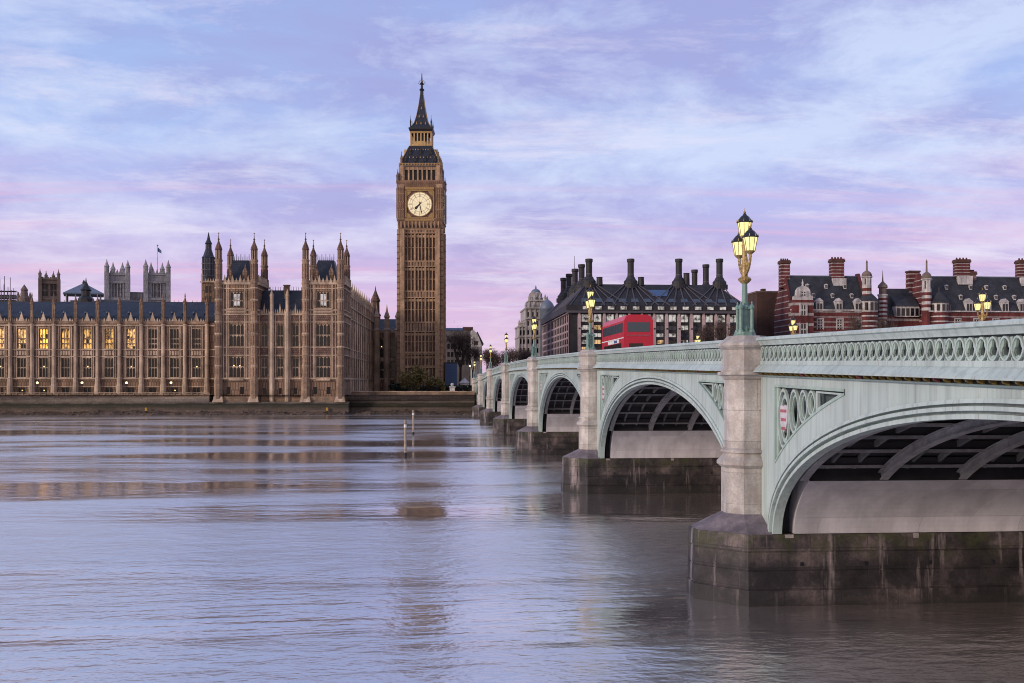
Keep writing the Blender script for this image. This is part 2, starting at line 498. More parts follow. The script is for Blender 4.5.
    def build(s, name, parent=None, loc=None, label=None):
        me = bpy.data.meshes.new(name)
        me.from_pydata(s.v, [], s.f)
        for m in s.mats:
            me.materials.append(m)
        me.polygons.foreach_set('material_index', s.mi)
        me.polygons.foreach_set('use_smooth', s.sm)
        bm = bmesh.new()
        bm.from_mesh(me)
        bmesh.ops.recalc_face_normals(bm, faces=bm.faces)
        bm.to_mesh(me)
        bm.free()
        me.update()
        o = bpy.data.objects.new(name, me)
        COL.objects.link(o)
        if parent:
            o.parent = parent
        if loc:
            o.location = loc
        if label:
            o['label'] = label
        return o


def thing(name, label, cat, loc=(0, 0, 0), rot=0.0, group=None):
    o = bpy.data.objects.new(name, None)
    o.empty_display_size = .5
    COL.objects.link(o)
    o.location = loc
    o.rotation_euler = (0, 0, rot)
    return tag(o, label, cat, group)


def tag(o, label, cat, group=None):
    o['label'] = label
    o['category'] = cat
    o['kind'] = 'thing'
    if group:
        o['group'] = group
    return o


def structure(o):
    o['kind'] = 'structure'
    return o


def copy_tree(o, parent=None):
    c = o.copy()
    COL.objects.link(c)
    if parent:
        c.parent = parent
    for ch in list(o.children):
        copy_tree(ch, c)
    return c


class Frame:
    """a building's own axes: origin on the ground plan, rotated about Z. at(px, py, yl) says where a sight line of the
    survey photograph meets the building plane at local depth yl -> local (x, z)"""
    def __init__(s, ox, oy, rot=0.0):
        s.ox, s.oy, s.rot = ox, oy, rot

    def at(s, px, py, yl=0.0):
        a = (px - CX) / FPX
        c, n = cos(YAW), sin(YAW)
        d = (a * c + n, -a * n + c)
        r = s.rot
        ux, uy = (cos(r), sin(r)), (-sin(r), cos(r))
        dl = (d[0] * ux[0] + d[1] * ux[1], d[0] * uy[0] + d[1] * uy[1])
        ol = (-s.ox * ux[0] - s.oy * ux[1], -s.ox * uy[0] - s.oy * uy[1])
        t = (yl - ol[1]) / dl[1]
        return ol[0] + t * dl[0], EYE + (HY - py) / FPX * t

    def x(s, px, yl=0.0):
        return s.at(px, HY, yl)[0]

    def z(s, py, px, yl=0.0):
        return s.at(px, py, yl)[1]


# ------------------------------------------------------------------ setting: water and banks
mb = MB()
mb.add([(-4000, -400, 0), (4000, -400, 0), (4000, 262, 0), (-4000, 262, 0)], [(0, 1, 2, 3)], M['water'])
structure(mb.build('water'))
GZ = 4.6
mb = MB()
mb.add([(-9000, 246.2, GZ), (9000, 246.2, GZ), (9000, 15000, GZ), (-9000, 15000, GZ)], [(0, 1, 2, 3)], M['land'])
structure(mb.build('ground'))
mb = MB()
mb.box(-900, 8.0, -300, -1.5, -3, 5.55, M['paving'])
structure(mb.build('promenade'))

# ------------------------------------------------------------------ the bridge
XF, XN = 11.1, 37.9            # the upstream and downstream faces
XL, XLN = 10.82, 38.18        # pier shafts and lamps
_g = [35, 38.3, 39.8, 38.3, 35, 32.0]
PY = [35.21]
for q in _g:
    PY.append(PY[-1] + q * 216 / sum(_g))
PY = [PY[0] - 31.65] + PY      # near abutment, six river piers, far abutment
_tp = [(-30, 6.9), (2, 7.98), (18.5, 8.40), (35.2, 8.76), (70, 9.41), (107, 9.88), (147, 10.05), (185, 9.8), (219, 9.2), (251, 8.5), (290, 7.6), (330, 7.0)]


def T(y):
    """top of the parapet (a gentle camber)"""
    for i in range(len(_tp) - 1):
        if _tp[i][0] <= y <= _tp[i + 1][0]:
            def sl(j):
                j0, j1 = max(j - 1, 0), min(j + 1, len(_tp) - 1)
                return (_tp[j1][1] - _tp[j0][1]) / (_tp[j1][0] - _tp[j0][0])
            h = _tp[i + 1][0] - _tp[i][0]
            u = (y - _tp[i][0]) / h
            return ((2 * u**3 - 3 * u**2 + 1) * _tp[i][1] + (u**3 - 2 * u**2 + u) * h * sl(i) + (-2 * u**3 + 3 * u**2) * _tp[i + 1][1] + (u**3 - u**2) * h * sl(i + 1))
    return _tp[-1][1]


def span_ys(a, b, step):
    n = max(2, int((b - a) / step))
    return [a + (b - a) * i / n for i in range(n + 1)]


bridge = thing('road_bridge', 'pale green cast iron arched road bridge on granite piers crossing the river', 'bridge', (0, 0, 0))
# deck with road and footways
mb = MB()
ys = span_ys(-28, 252, 4)
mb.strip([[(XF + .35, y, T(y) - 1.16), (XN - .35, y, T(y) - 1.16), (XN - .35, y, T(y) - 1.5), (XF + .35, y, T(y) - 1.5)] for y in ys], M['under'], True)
mb.build('deck', bridge)
mb = MB()
mb.strip([[(XF + 4.2, y, T(y) - 1.15), (XN - 4.2, y, T(y) - 1.15)] for y in span_ys(-28, 300, 4)], M['tarmac'])
mb.build('roadway', bridge)
for xa, xb in ((XF + .36, XF + 4.2), (XN - 4.2, XN - .36)):
    mb = MB()
    mb.strip([[(xa, y, T(y) - 1.15), (xa, y, T(y) - 1.02), (xb, y, T(y) - 1.02), (xb, y, T(y) - 1.15)] for y in span_ys(-28, 252, 4)], M['paving'])
    mb.build('footway', bridge)


def oval(cy, cz, a, b, n, phase=0.0):
    return [(cy + a * cos(phase + 2 * pi * i / n), cz + b * sin(phase + 2 * pi * i / n)) for i in range(n)]


def ring(mb, x, dep, outer, inner, m):
    """a flat ring standing on the plane x (towards -X), between two outlines given as (y,z)"""
    n = len(outer)
    rows = [[(x, y, z) for y, z in outer], [(x - dep, y, z) for y, z in outer], [(x - dep, y, z) for y, z in inner], [(x, y, z) for y, z in inner]]
    mb.strip(rows, m, True)


def parapet(y0, y1, side, fine):
    """one length of parapet: coping, pierced tracery, plinth, weathered ledge, corbel band"""
    s = 1 if side < 0 else -1          # +1: upstream face, outside is -X
    xf = XF if side < 0 else XN
    ysv = span_ys(y0, y1, 1.5 if fine else 3)
    mb = MB()
    def sw(prof, m):
        mb.strip([[(xf + s * px, y, T(y) + pz) for px, pz in prof] for y in ysv], m, True)
    sw([(-.20, 0.0), (-.24, -.05), (-.24, -.10), (-.17, -.13), (-.12, -.22), (-.10, -.27), (.30, -.27), (.34, -.1), (.30, 0.0)], M['paint'])
    sw([(.28, -.27), (.28, -.90), (.32, -.90), (.32, -.27)], M['recess_shade'])                       # added backing, coloured dark as the shade seen through the openwork
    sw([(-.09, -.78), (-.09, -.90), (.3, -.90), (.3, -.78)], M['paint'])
    sw([(.04, -.27), (.04, -.31), (.28, -.31), (.28, -.27)], M['recess_shade'])  # dark strip painted as the shadow line beneath the coping
    sw([(-.09, -.90), (-.15, -.93), (-.30, -1.09), (-.33, -1.12), (-.33, -1.155), (-.05, -1.155), (.2, -.90)], M['paint'])
    sw([(-.02, -1.155), (-.02, -1.27), (.2, -1.27), (.2, -1.155)], M['black'])
    sw([(-.22, -1.255), (-.10, -1.30), (0.0, -1.30), (0.0, -1.255)], M['paint_mid'])
    o = mb.build('parapet', bridge)
    if side > 0:
        return
    # openwork: pointed ovals with a trefoil inside, one every 0.43 m
    tr = MB()
    pitch = .43
    n = int((y1 - y0) / pitch)
    pt = (y1 - y0) / n
    for i in range(n):
        yc = y0 + pt * (i + .5)
        t = T(yc)
        zc = t - .545
        hh, ww = .245, pt * .50
        k = 16 if fine else 8
        def ves(q):
            return [(yc + ww * q * cos(2 * pi * j / k) * (1 - .12 * abs(sin(2 * pi * j / k))), zc + hh * q * sin(2 * pi * j / k)) for j in range(k)]
        ring(tr, xf - .02, .06, ves(1.0), ves(.82), M['paint'])
        if fine:
            m2 = M['paint_mid']
            # cusps: upper lobe and lower round lobe narrowed at the waist
            pts = []
            for j in range(k):
                a = 2 * pi * j / k
                rr = .60 + .19 * cos(3 * (a - pi / 2))
                pts.append((yc + ww * rr * 1.05 * cos(a), zc - .01 + hh * rr * 1.12 * sin(a)))
            ring(tr, xf + .0, .05, ves(.82), pts, m2)
            # spandrel bits between the ovals
            tr.prism([(yc + pt * .5 - .05, t - .315), (yc + pt * .5 + .05, t - .315), (yc + pt * .5, t - .46)], 'x', xf - .06, xf - .02, m2)
            tr.prism([(yc + pt * .5 - .035, t - .78), (yc + pt * .5 + .035, t - .78), (yc + pt * .5, t - .70)], 'x', xf - .06, xf - .02, m2)
    tr.build('tracery', o)['kind'] = 'stuff'
    # gilded corbels under the ledge
    gb = MB()
    pc = .46
    n = int((y1 - y0) / pc)
    for i in range(n):
        yc = y0 + (y1 - y0) * (i + .5) / n
        t = T(yc)
        red = fine and i % 9 == 4
        m = M['shield_red'] if red else M['gold']
        gb.hull([(xf - .02, yc - .045, t - 1.165), (xf - .02, yc + .045, t - 1.165), (xf - .17, yc - .05, t - 1.17), (xf - .17, yc + .03, t - 1.17),
                 (xf - .16, yc - .02, t - 1.22), (xf - .02, yc - .03, t - 1.265), (xf - .02, yc + .03, t - 1.265), (xf - .09, yc + .05, t - 1.20)], m)
    gb.build('corbel_row', o)['kind'] = 'stuff'


PED = .92
for i in range(7):
    a, b = PY[i] + (PED if i else -31), PY[i + 1] - PED
    if i == 0:
        a = PY[0] - 25
    parapet(a, b, -1, i < 3)
    parapet(a, b, 1, False)
parapet(PY[7] + PED, 262, -1, False)


def arch(i):
    a, b = PY[i] + 1.95, PY[i + 1] - 1.95
    yc, ha = (a + b) / 2, (b - a) / 2
    zs = 2.32
    zc = T(yc) - 1.93
    return yc, ha, zs, zc - zs


def ell(i, n, th):
    """point of the arch curve i offset outwards by n"""
    yc, ha, zs, ri = arch(i)
    y, z = ha * cos(th), ri * sin(th)
    nx, nz = cos(th) / ha, sin(th) / ri
    l = sqrt(nx * nx + nz * nz)
    return yc + y + n * nx / l, zs + z + n * nz / l


def build_span(i):
    yc, ha, zs, ri = arch(i)
    sp, dn = MB(), MB()
    N = 56
    RN = .42                       # depth of the moulded ring

    def low(y):                    # height of the ring's outer edge at y
        u = (y - yc) / (ha + RN)
        return zs + (ri + RN) * sqrt(max(0, 1 - u * u)) if abs(u) < 1 else zs
    p0, p1 = PY[i] + .72, PY[i + 1] - .72
    # stations: dense near the haunches
    st = sorted({p0, p1, *[yc + (ha + RN) * cos(pi * k / N) for k in range(N + 1)]})
    st = [y for y in st if p0 <= y <= p1]
    inset, off = .42, .86          # the recessed spandrel panels

    def ptop(y):
        return T(y) - 1.62

    def pbot(y):
        u = (y - yc) / (ha + RN + off)
        return zs + (ri + RN + off) * sqrt(max(0, 1 - u * u))
    lim = []
    for sgn in (-1, 1):            # where does the panel close to a point
        y = yc + sgn * ha * .3
        while abs(y - yc) < ha and pbot(y) > ptop(y) - .02:
            y += sgn * .05
        lim.append(y)
    ya, yb = PY[i] + 2.2, PY[i + 1] - 2.2
    st = sorted({*st, ya, yb, *lim})
    for xf, s, deep in ((XF, 1, True), (XN, -1, False)):
        for y0, y1 in zip(st, st[1:]):
            top = lambda y: T(y) - 1.26
            ym = (y0 + y1) / 2
            P = lambda y, z, d=0.0: (xf + s * d, y, z)
            if deep and (ya < ym < lim[0] or lim[1] < ym < yb):
                l0, l1 = max(pbot(y0), zs), max(pbot(y1), zs)
                t0, t1 = max(ptop(y0), l0), max(ptop(y1), l1)
                sp.add([P(y0, low(y0)), P(y1, low(y1)), P(y1, l1), P(y0, l0)], [(0, 1, 2, 3)], M['paint'])
                sp.add([P(y0, t0), P(y1, t1), P(y1, top(y1)), P(y0, top(y0))], [(0, 1, 2, 3)], M['paint'])
                D = .32
                sp.add([P(y0, l0, D), P(y1, l1, D), P(y1, t1, D), P(y0, t0, D)], [(0, 1, 2, 3)], M['recess_shade'])  # panel back coloured dark to give the recess its shade
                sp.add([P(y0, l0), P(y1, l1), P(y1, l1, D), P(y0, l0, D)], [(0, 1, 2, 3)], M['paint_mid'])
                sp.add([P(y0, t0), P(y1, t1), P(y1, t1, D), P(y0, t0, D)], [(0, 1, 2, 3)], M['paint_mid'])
                # raised fillet round the panel
                for zz0, zz1, dz in ((t0, t1, .07), (l0, l1, -.07)):
                    sp.add([P(y0, zz0, -.03), P(y1, zz1, -.03), P(y1, zz1 + dz, -.03), P(y0, zz0 + dz, -.03), P(y0, zz0 + dz), P(y1, zz1 + dz), P(y0, zz0), P(y1, zz1)],
                           [(0, 1, 2, 3), (3, 2, 5, 4), (0, 1, 7, 6)], M['paint_mid'])
            else:
                (sp if deep else dn).add([P(y0, low(y0)), P(y1, low(y1)), P(y1, top(y1)), P(y0, top(y0))], [(0, 1, 2, 3)], M['paint'])
        if deep:
            for yy in (ya, yb):
                l, t = pbot(yy), ptop(yy)
                if t > l:
                    sp.add([(xf, yy, l), (xf, yy, t), (xf + .32, yy, t), (xf + .32, yy, l)], [(0, 1, 2, 3)], M['paint_mid'])
                    sp.box(xf - .03, xf, yy - (.07 if yy == ya else 0), yy + (0 if yy == ya else .07), l, t + .07, M['paint_mid'])
    o = sp.build('arch_span', bridge)
    dn.build('downstream_face', o)
    # moulded ring, following the arch on both faces
    for xf, s in ((XF, 1), (XN, -1)):
        rg = MB()
        prof = [(.42, .02), (.42, -.06), (.33, -.08), (.325, .14), (.27, .14), (.265, -.08), (.175, -.08), (.17, .14), (.11, .14), (.105, .0), (.0, .0), (.0, .30), (.42, .30)]
        rows = []
        for k in range(61):
            th = pi * k / 60
            rows.append([(xf + s * d, *ell(i, n, th)) for n, d in prof])
        rg.strip(rows, M['paint'], True)
        rg.build('arch_ring', o)
    # tracery of the spandrels: pointed ovals shrinking towards the crown, a painted shield in the first
    if i < 5:
        for sgn, y0 in ((-1, ya), (1, yb)):
            d = -sgn                # direction from pier to crown
            tr = MB()
            y = y0 + d * .08
            first = None
            width = abs((lim[0] if sgn < 0 else lim[1]) - y0)
            for wd in (.19 * width, .15 * width, .13 * width, .11 * width):
                c = y + d * wd / 2
                tz, bz = ptop(c) - .03, max(pbot(c - d * wd * .1), pbot(c)) + .02
                if tz - bz < .12:
                    break
                zc, hh, ww = (tz + bz) / 2, (tz - bz) / 2, wd / 2
                def vs(q, n=20):
                    return [(c + ww * q * cos(2 * pi * j / n) * (1 - .12 * abs(sin(2 * pi * j / n))), zc + hh * q * sin(2 * pi * j / n)) for j in range(n)]
                e = 1 - .055 / max(ww, .1)
                ring(tr, XF + .11, .08, vs(1.0), vs(e), M['paint'])
                ring(tr, XF + .15, .06, vs(e * .90), vs(e * .74), M['paint_mid'])
                if first is None:
                    first = (c, zc, ww, hh)
                y += d * wd
            tr.box(XF + .06, XF + .14, min(y0, y0 + d * .10), max(y0, y0 + d * .10), pbot(y0) + .1, ptop(y0), M['paint'])
            tip = lim[0] if sgn < 0 else lim[1]
            ta = y + d * .10
            if abs(tip - ta) > .6:      # the last opening runs out to a point
                tb = tip - d * .25
                ra = [(ta, pbot(ta) + .04), (tb, ptop(tb) - .05), (ta, ptop(ta) - .04)]
                gx, gz = sum(p[0] for p in ra) / 3, sum(p[1] for p in ra) / 3
                ri_ = [(gx + (p[0] - gx) * .80, gz + (p[1] - gz) * .74) for p in ra]
                ring(tr, XF + .11, .08, ra, ri_, M['paint'])
            tr.build('spandrel_tracery', o)
            if first:
                c, zc, ww, hh = first
                sh = MB()
                a, b = ww * .62, hh * .40
                outl = [(c - a, zc + b), (c - a * .5, zc + b * 1.15), (c, zc + b), (c + a * .5, zc + b * 1.15), (c + a, zc + b), (c + a, zc - b * .3), (c + a * .55, zc - b * .85), (c, zc - b * 1.15), (c - a * .55, zc - b * .85), (c - a, zc - b * .3)]
                sh.prism(outl, 'x', XF + .05, XF + .16, M['shield_white'])
                for q in range(3):
                    zq = zc + b * (.75 - .72 * q)
                    sh.box(XF + .035, XF + .05, c - a * .8 * (1 - .2 * q), c + a * .8 * (1 - .2 * q), zq - b * .24, zq, M['shield_red'])
                sh.build('painted_shield', o)
    # iron ribs under the deck
    nr = 11
    # close-set secondary bearers running with the arch between the main ribs
    th0 = math.asin(min(.9, (4.12 - zs) / ri))
    for r in range(nr):
        x = XF + .55 + (XN - XF - 1.1) * r / (nr - 1)
        rb = MB()
        rows = []
        for k in range(41):
            th = th0 + (pi - 2 * th0) * k / 40
            q = [ell(i, n, th) for n in (.06, .06, .10, .10, .31, .31, .35, .35)]
            wx = (.13, -.13, -.13, -.05, -.05, -.13, -.13, .13)
            left = [(x + a, yy, zz) for a, (yy, zz) in zip(wx, q)]
            q2 = [(x + .13, *ell(i, .31, th)), (x + .05, *ell(i, .31, th)), (x + .05, *ell(i, .10, th)), (x + .13, *ell(i, .10, th))]
            rows.append(left + q2)
        rb.strip(rows, M['rib'], True)
        # spandrel posts from rib to deck
        for k in range(6, 14):
            th = pi * k / 19
            yy, zz = ell(i, .45, th)
            top = T(yy) - 1.5
            if top - zz > .15:
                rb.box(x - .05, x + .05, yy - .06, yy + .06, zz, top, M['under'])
        rb.build('rib', o)
    # cross girders and the plates between the ribs
    cg = MB()
    for k in range(0, 15):
        th = th0 + .05 + (pi - 2 * th0 - .10) * k / 14
        yy, zz = ell(i, .36, th)
        cg.box(XF + .45, XN - .45, yy - .10, yy + .10, zz - .05, zz + .05, M['rib'])
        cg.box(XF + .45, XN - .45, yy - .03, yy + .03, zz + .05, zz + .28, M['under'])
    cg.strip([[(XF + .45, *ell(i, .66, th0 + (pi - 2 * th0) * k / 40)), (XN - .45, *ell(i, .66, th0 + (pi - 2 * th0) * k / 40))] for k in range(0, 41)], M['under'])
    for r_ in range(nr - 1):
        for q_ in (.33, .66):
            x = XF + .55 + (XN - XF - 1.1) * (r_ + q_) / (nr - 1)
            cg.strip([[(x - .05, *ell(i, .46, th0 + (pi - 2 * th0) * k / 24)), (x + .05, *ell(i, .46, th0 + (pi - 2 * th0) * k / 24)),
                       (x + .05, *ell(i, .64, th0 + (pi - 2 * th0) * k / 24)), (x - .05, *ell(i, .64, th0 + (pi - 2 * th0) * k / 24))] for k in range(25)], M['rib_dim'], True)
    cg.build('cross_girders', o)
    for mir in (False, True):           # the solid painted springing that follows the curve of the arch
        sk = MB()
        rows = []
        for k in range(13):
            th = th0 * k / 12
            (y0_, z0_), (y1_, z1_) = ell(i, .04, pi - th if mir else th), ell(i, .70, pi - th if mir else th)
            rows.append([(XF + .72, y0_, z0_), (XN - .72, y0_, z0_), (XN - .72, y1_, max(z1_, 2.32)), (XF + .72, y1_, max(z1_, 2.32))])
        sk.strip(rows, M['wall_paint'], True)
        sk.add([(x, y, z + .003) for x, y, z in rows[-1]], [(0, 1, 2, 3)], M['under'])
        sk.build('springing_wall', o)


for i in range(7):
    build_span(i)


def build_pier(i, river=True):
    y = PY[i]
    t = T(y)
    body = MB()
    # pier core up to the deck, coloured dark for the shaded gap behind the ring
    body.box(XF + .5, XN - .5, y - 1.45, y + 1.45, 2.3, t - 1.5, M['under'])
    p = body.build('pier', bridge)
    # tidal base: long block with cut noses at both ends
    bs = MB()
    def plan(e, z, nose=8.98):
        return [(nose - e, y + .5, z), (nose - e, y - .5, z), (10.28, y - 1.9 - e, z), (XN + XF - 10.28, y - 1.9 - e, z), (XN + XF - nose + e, y - .5, z), (XN + XF - nose + e, y + .5, z), (XN + XF - 10.28, y + 1.9 + e, z), (10.28, y + 1.9 + e, z)]
    bs.strip([plan(e, z) for e, z in ((.15, -2.0), (.12, .50), (.07, .52), (.07, .54), (.085, .56), (.07, 1.12), (.045, 1.13), (.045, 1.15), (.07, 1.16), (.055, 1.72), (.03, 1.735), (.03, 1.755), (.075, 1.77), (.06, 2.22), (.03, 2.30))], M['base'], True)
    bs.add(plan(.03, 2.30), [tuple(range(8))], M['base'])
    if i < 4:
        for k in range(12):        # small iron rings and a few paler repair blocks in the wall
            xx = 12.0 + 2.15 * k
            bs.box(xx, xx + .10, y - 1.985, y - 1.93, 1.28, 1.40, M['black'])
            if k % 2 == 0:
                bs.box(xx - .5, xx - .22 - .05 * (k % 3), y - 1.965, y - 1.92, 2.19 - .02 * (k % 4), 2.303, M['band_stone'])
    bs.build('pier_base', p)
    for xs, sg in ((XL, 1), (XLN, -1)):
        # weathering between the nose and the shaft
        we = MB()
        k = 1 / cos(pi / 8)
        octo = [(xs + .79 * k * cos(pi / 8 + pi * j / 4), y + .79 * k * sin(pi / 8 + pi * j / 4), 2.82) for j in range(8)]
        nose = [(q[0] if sg > 0 else XF + XN - q[0], q[1], q[2]) for q in (plan(.0, 2.302)[0], plan(.0, 2.302)[1], plan(.0, 2.302)[2], plan(.0, 2.302)[7])]
        mid = [(XF + .2 if sg > 0 else XN - .2, y + u, 2.302) for u in (-1.9, 1.9)]
        we.hull(octo + nose + mid, M['granite_dark'])
        we.build('weathering', p)
        sh = MB()
        sh.lathe(xs, y, [(.79, 2.5), (.79, 4.34), (.84, 4.38), (.93, 4.46), (.93, 4.56), (.88, 4.62), (.77, 4.74), (.72, 4.84), (.81, 4.87), (.81, 4.95), (.69, 5.02)], M['granite'], 8)
        sh.lathe(xs, y, [(.69, 4.98), (.69, t - 1.42), (.74, t - 1.40), (.80, t - 1.30), (.90, t - 1.26), (.90, t - 1.16)], M['granite'], 8)
        sh.build('shaft', p)
        pe = MB()
        pe.lathe(xs, y, [(.80, t - 1.18), (.80, t - 1.08), (.75, t - 1.0), (.75, t - .42), (.80, t - .38), (.89, t - .27), (.89, t - .20), (.76, t - .10), (.64, t + .02), (.60, t + .06)], M['granite'], 8)
        pe.build('pedestal', p)


M['granite_dark'] = weathered('weathered_granite', (.17, .14, .155), .55, 1.4, 1.2, .3, .8, .015, None, .6, 10.0, (.10, .085, .11))
for i in range(0, 8):
    build_pier(i)


# ------------------------------------------------------------------ bridge lamps
def make_lamp():
    root = thing('street_lamp', 'lamp', 'street lamp')
    b = MB()
    g = M['lamp_green']
    b.lathe(0, 0, [(.36, 0), (.36, .07), (.33, .10), (.33, .16), (.16, .20)], g, 8)
    for k in range(4):
        a = pi / 4 + k * pi / 2
        x, y = .27 * cos(a), .27 * sin(a)
        b.lathe(x, y, [(.085, .10), (.085, .22), (.055, .26), (.05, .92), (.075, .95), (.085, 1.0), (.06, 1.05), (.02, 1.12), (.03, 1.15), (.005, 1.2)], g, 8, smooth=False)
        b.tube((x, y, .97), (0, 0, .97), .03, .03, g)
    b.build('base', root)
    s = MB()
    s.lathe(0, 0, [(.16, .12), (.16, .3), (.12, .4), (.115, .9), (.15, .95), (.15, 1.02), (.10, 1.08), (.085, 1.80)], g, 12, smooth=False)
    s.lathe(0, 0, [(.085, 1.80), (.13, 1.83), (.20, 1.90), (.22, 1.95), (.19, 2.0), (.11, 2.04), (.10, 2.1)], M['gold'], 12)
    s.build('post', root)
    br = MB()
    br.lathe(0, 0, [(.10, 2.05), (.075, 2.35), (.10, 2.6), (.07, 2.8), (.10, 3.1), (.05, 3.36)], M['gold'], 8)
    for sg in (-1, 1):
        pts = []
        for k in range(9):
            u = k / 8
            pts.append((0, sg * (.06 + .57 * sin(u * pi / 2) ** 1.2), 2.12 + .64 * u ** 1.3 - .10 * sin(u * pi)))
        for p, q in zip(pts, pts[1:]):
            br.tube(p, q, .055, .045, M['gold'])
        br.tube((0, sg * .30, 2.25), (0, sg * .10, 2.62), .04, .03, M['gold'])
        br.ball((0, sg * .33, 2.42), .075, M['gold'])
    br.build('bracket', root)
    for y, z in ((-.63, 2.80), (.63, 2.80), (0, 3.38)):
        c = MB()
        fr = M['black_gold']
        c.lathe(0, y, [(.05, z - .08), (.12, z - .02), (.15, z + .02), (.14, z + .04)], M['gold'], 8)
        c.lathe(0, y, [(.245, z + .47), (.26, z + .50), (.22, z + .56), (.13, z + .68), (.06, z + .74), (.05, z + .78), (.02, z + .80)], M['black'], 8)
        c.ball((0, y, z + .83), .04, M['gold'])
        c.tube((0, y, z + .84), (0, y, z + .97), .015, .006, M['gold'])
        k = 1 / cos(pi / 8)
        for j in range(8):
            a = pi / 8 + j * pi / 4
            p0 = (.145 * k * cos(a), y + .145 * k * sin(a), z + .03)
            p1 = (.222 * k * cos(a), y + .222 * k * sin(a), z + .48)
            c.tube(p0, p1, .012, .012, fr, 4)
            q = (.25 * k * cos(a), y + .25 * k * sin(a), z + .50)
            c.tube(q, (q[0], q[1], q[2] + .09), .014, .004, M['gold'], 4)
        lan = c.build('lantern', root)
        gl = MB()
        gl.lathe(0, y, [(.138, z + .04), (.215, z + .475)], M['lamp_glass'], 8)
        gl.build('glass', lan)
    return root


M['black_gold'] = plain('lantern_frame', (.12, .09, .03), .4, .3)
lamp0 = make_lamp()
spots = [(XL, 1, 'lit triple lantern lamp standing on the nearest granite pier of the bridge'),
         (XL, 2, 'lit triple lantern lamp on the second pier, just left of the red bus'),
         (XL, 3, 'lit triple lantern lamp on the third pier, against the domed white building'),
         (XL, 4, 'lit green lamp on the fourth pier, above the far part of the bridge'),
         (XL, 5, 'small lit lamp on the fifth pier towards the far bank'),
         (XL, 6, 'tiny lit lamp on the last river pier before the far bank'),
         (XL, 7, 'tiny lit lamp where the bridge meets the far bank'),
         (XLN, 1, 'lit lamp on the downstream parapet above the nearest pier'),
         (XLN, 2, 'lit lamp with yellow lanterns on the far parapet before the right hand red brick building'),
         (XLN, 3, 'lit lamp behind the parapet before the white gable of the left red brick building'),
         (XLN, 4, 'small lit lamp behind the parapet between the red bus and the nearest lamp'),
         (XLN, 5, 'lit lamp on the downstream parapet hidden by the red bus')]
for n, (x, i, lab) in enumerate(spots[:11]):
    o = lamp0 if n == 0 else copy_tree(lamp0)
    o.location = (x - .06, PY[i], T(PY[i]) + .03)
    o.scale = (1, 1, 1.015)
    o['label'] = lab
    o['group'] = 'triple lantern lamps along the bridge'


# ------------------------------------------------------------------ double-decker bus
def make_bus(x0, y0, z0):
    root = thing('double_decker_bus', 'red double decker bus driving over the bridge between two lamp posts', 'bus', (x0, y0, z0))
    Wd, L, H = 2.5, 11.0, 4.38
    b = MB()
    def sec(e, y):
        return [(e, y, .35), (Wd - e, y, .35), (Wd, y, .6), (Wd, y, 2.2), (Wd - .03, y, 3.9), (Wd - .16 - e, y, H - .08), (Wd - .5, y, H), (.5, y, H), (.16 + e, y, H - .08), (.03, y, 3.9), (0, y, 2.2), (0, y, .6)]
    rows = [sec(.12, 0), sec(.04, .12), sec(.0, .4), sec(.0, L - .4), sec(.04, L - .1), sec(.14, L)]
    b.strip(rows, M['bus_red'], True)
    b.add(rows[0], [tuple(range(12))], M['bus_red'])
    b.add(rows[-1], [tuple(range(12))], M['bus_red'])
    body = b.build('body', root)
    wd = MB()
    for xx in (-.012, Wd - .03):
        for k in range(6):
            wd.box(xx, xx + .045, .55 + 1.68 * k, 2.12 + 1.68 * k, 2.95, 3.72, M['sky_glass'])
        for k in range(5):
            wd.box(xx, xx + .045, 1.1 + 1.75 * k, 2.75 + 1.75 * k, 1.25, 2.05, M['dark_glass'])
    wd.build('side_windows', root)
    rw = MB()
    rw.box(.30, 2.20, -.02, .06, 2.95, 3.75, M['sky_glass'])
    rw.box(.45, 1.6, -.02, .06, 1.35, 2.0, M['dark_glass'])
    rw.build('rear_window', root)
    fw = MB()
    fw.box(.20, 2.30, L - .06, L + .02, 2.95, 3.8, M['sky_glass'])
    fw.box(.20, 2.30, L - .06, L + .02, 1.1, 2.3, M['dark_glass'])
    fw.build('windscreen', root)
    tr = MB()
    tr.box(-.02, Wd + .02, .02, L - .02, 2.42, 2.50, M['white_paint'])
    tr.build('cream_band', root)
    ad = MB()
    for xx in (-.014, Wd - .03):
        ad.box(xx, xx + .044, 2.2, 7.6, 2.10, 2.40, M['white_paint'])
        ad.box(xx - .003, xx + .047, 3.0, 4.6, 2.14, 2.36, M['blue_panel'])
    ad.build('side_panel', root)
    gr = MB()
    for k in range(7):
        gr.box(.7, 1.8, -.03, .03, .55 + .08 * k, .59 + .08 * k, M['black'])
    gr.box(.25, 2.25, -.05, .06, 2.62, 2.70, M['shield_red'])
    gr.build('engine_grille', root)
    for xx in (.12, 2.26):
        t = MB()
        t.box(xx, xx + .14, -.04, .05, .9, 1.5, M['tail'])
        t.build('tail_lamp', root)
    for xx in (.02, Wd - .30):
        for yy in (2.6, 8.6):
            wl = MB()
            prof = [(.30, 0), (.47, .03), (.48, .14), (.47, .25), (.30, .28)]
            n = 18
            wl.strip([[(xx + z, yy + r * cos(2 * pi * j / n), .48 + r * sin(2 * pi * j / n)) for j in range(n)] for r, z in prof], M['tyre'], True)
            wh = wl.build('wheel', root)
            h = MB()
            for z in (.06, .22):
                h.add([(xx + z, yy + .30 * cos(2 * pi * j / n), .48 + .30 * sin(2 * pi * j / n)) for j in range(n)], [tuple(range(n))], M['grey_block'])
            h.build('rim', wh)
    return root


make_bus(16.05, 86.0, T(90) - 1.15)


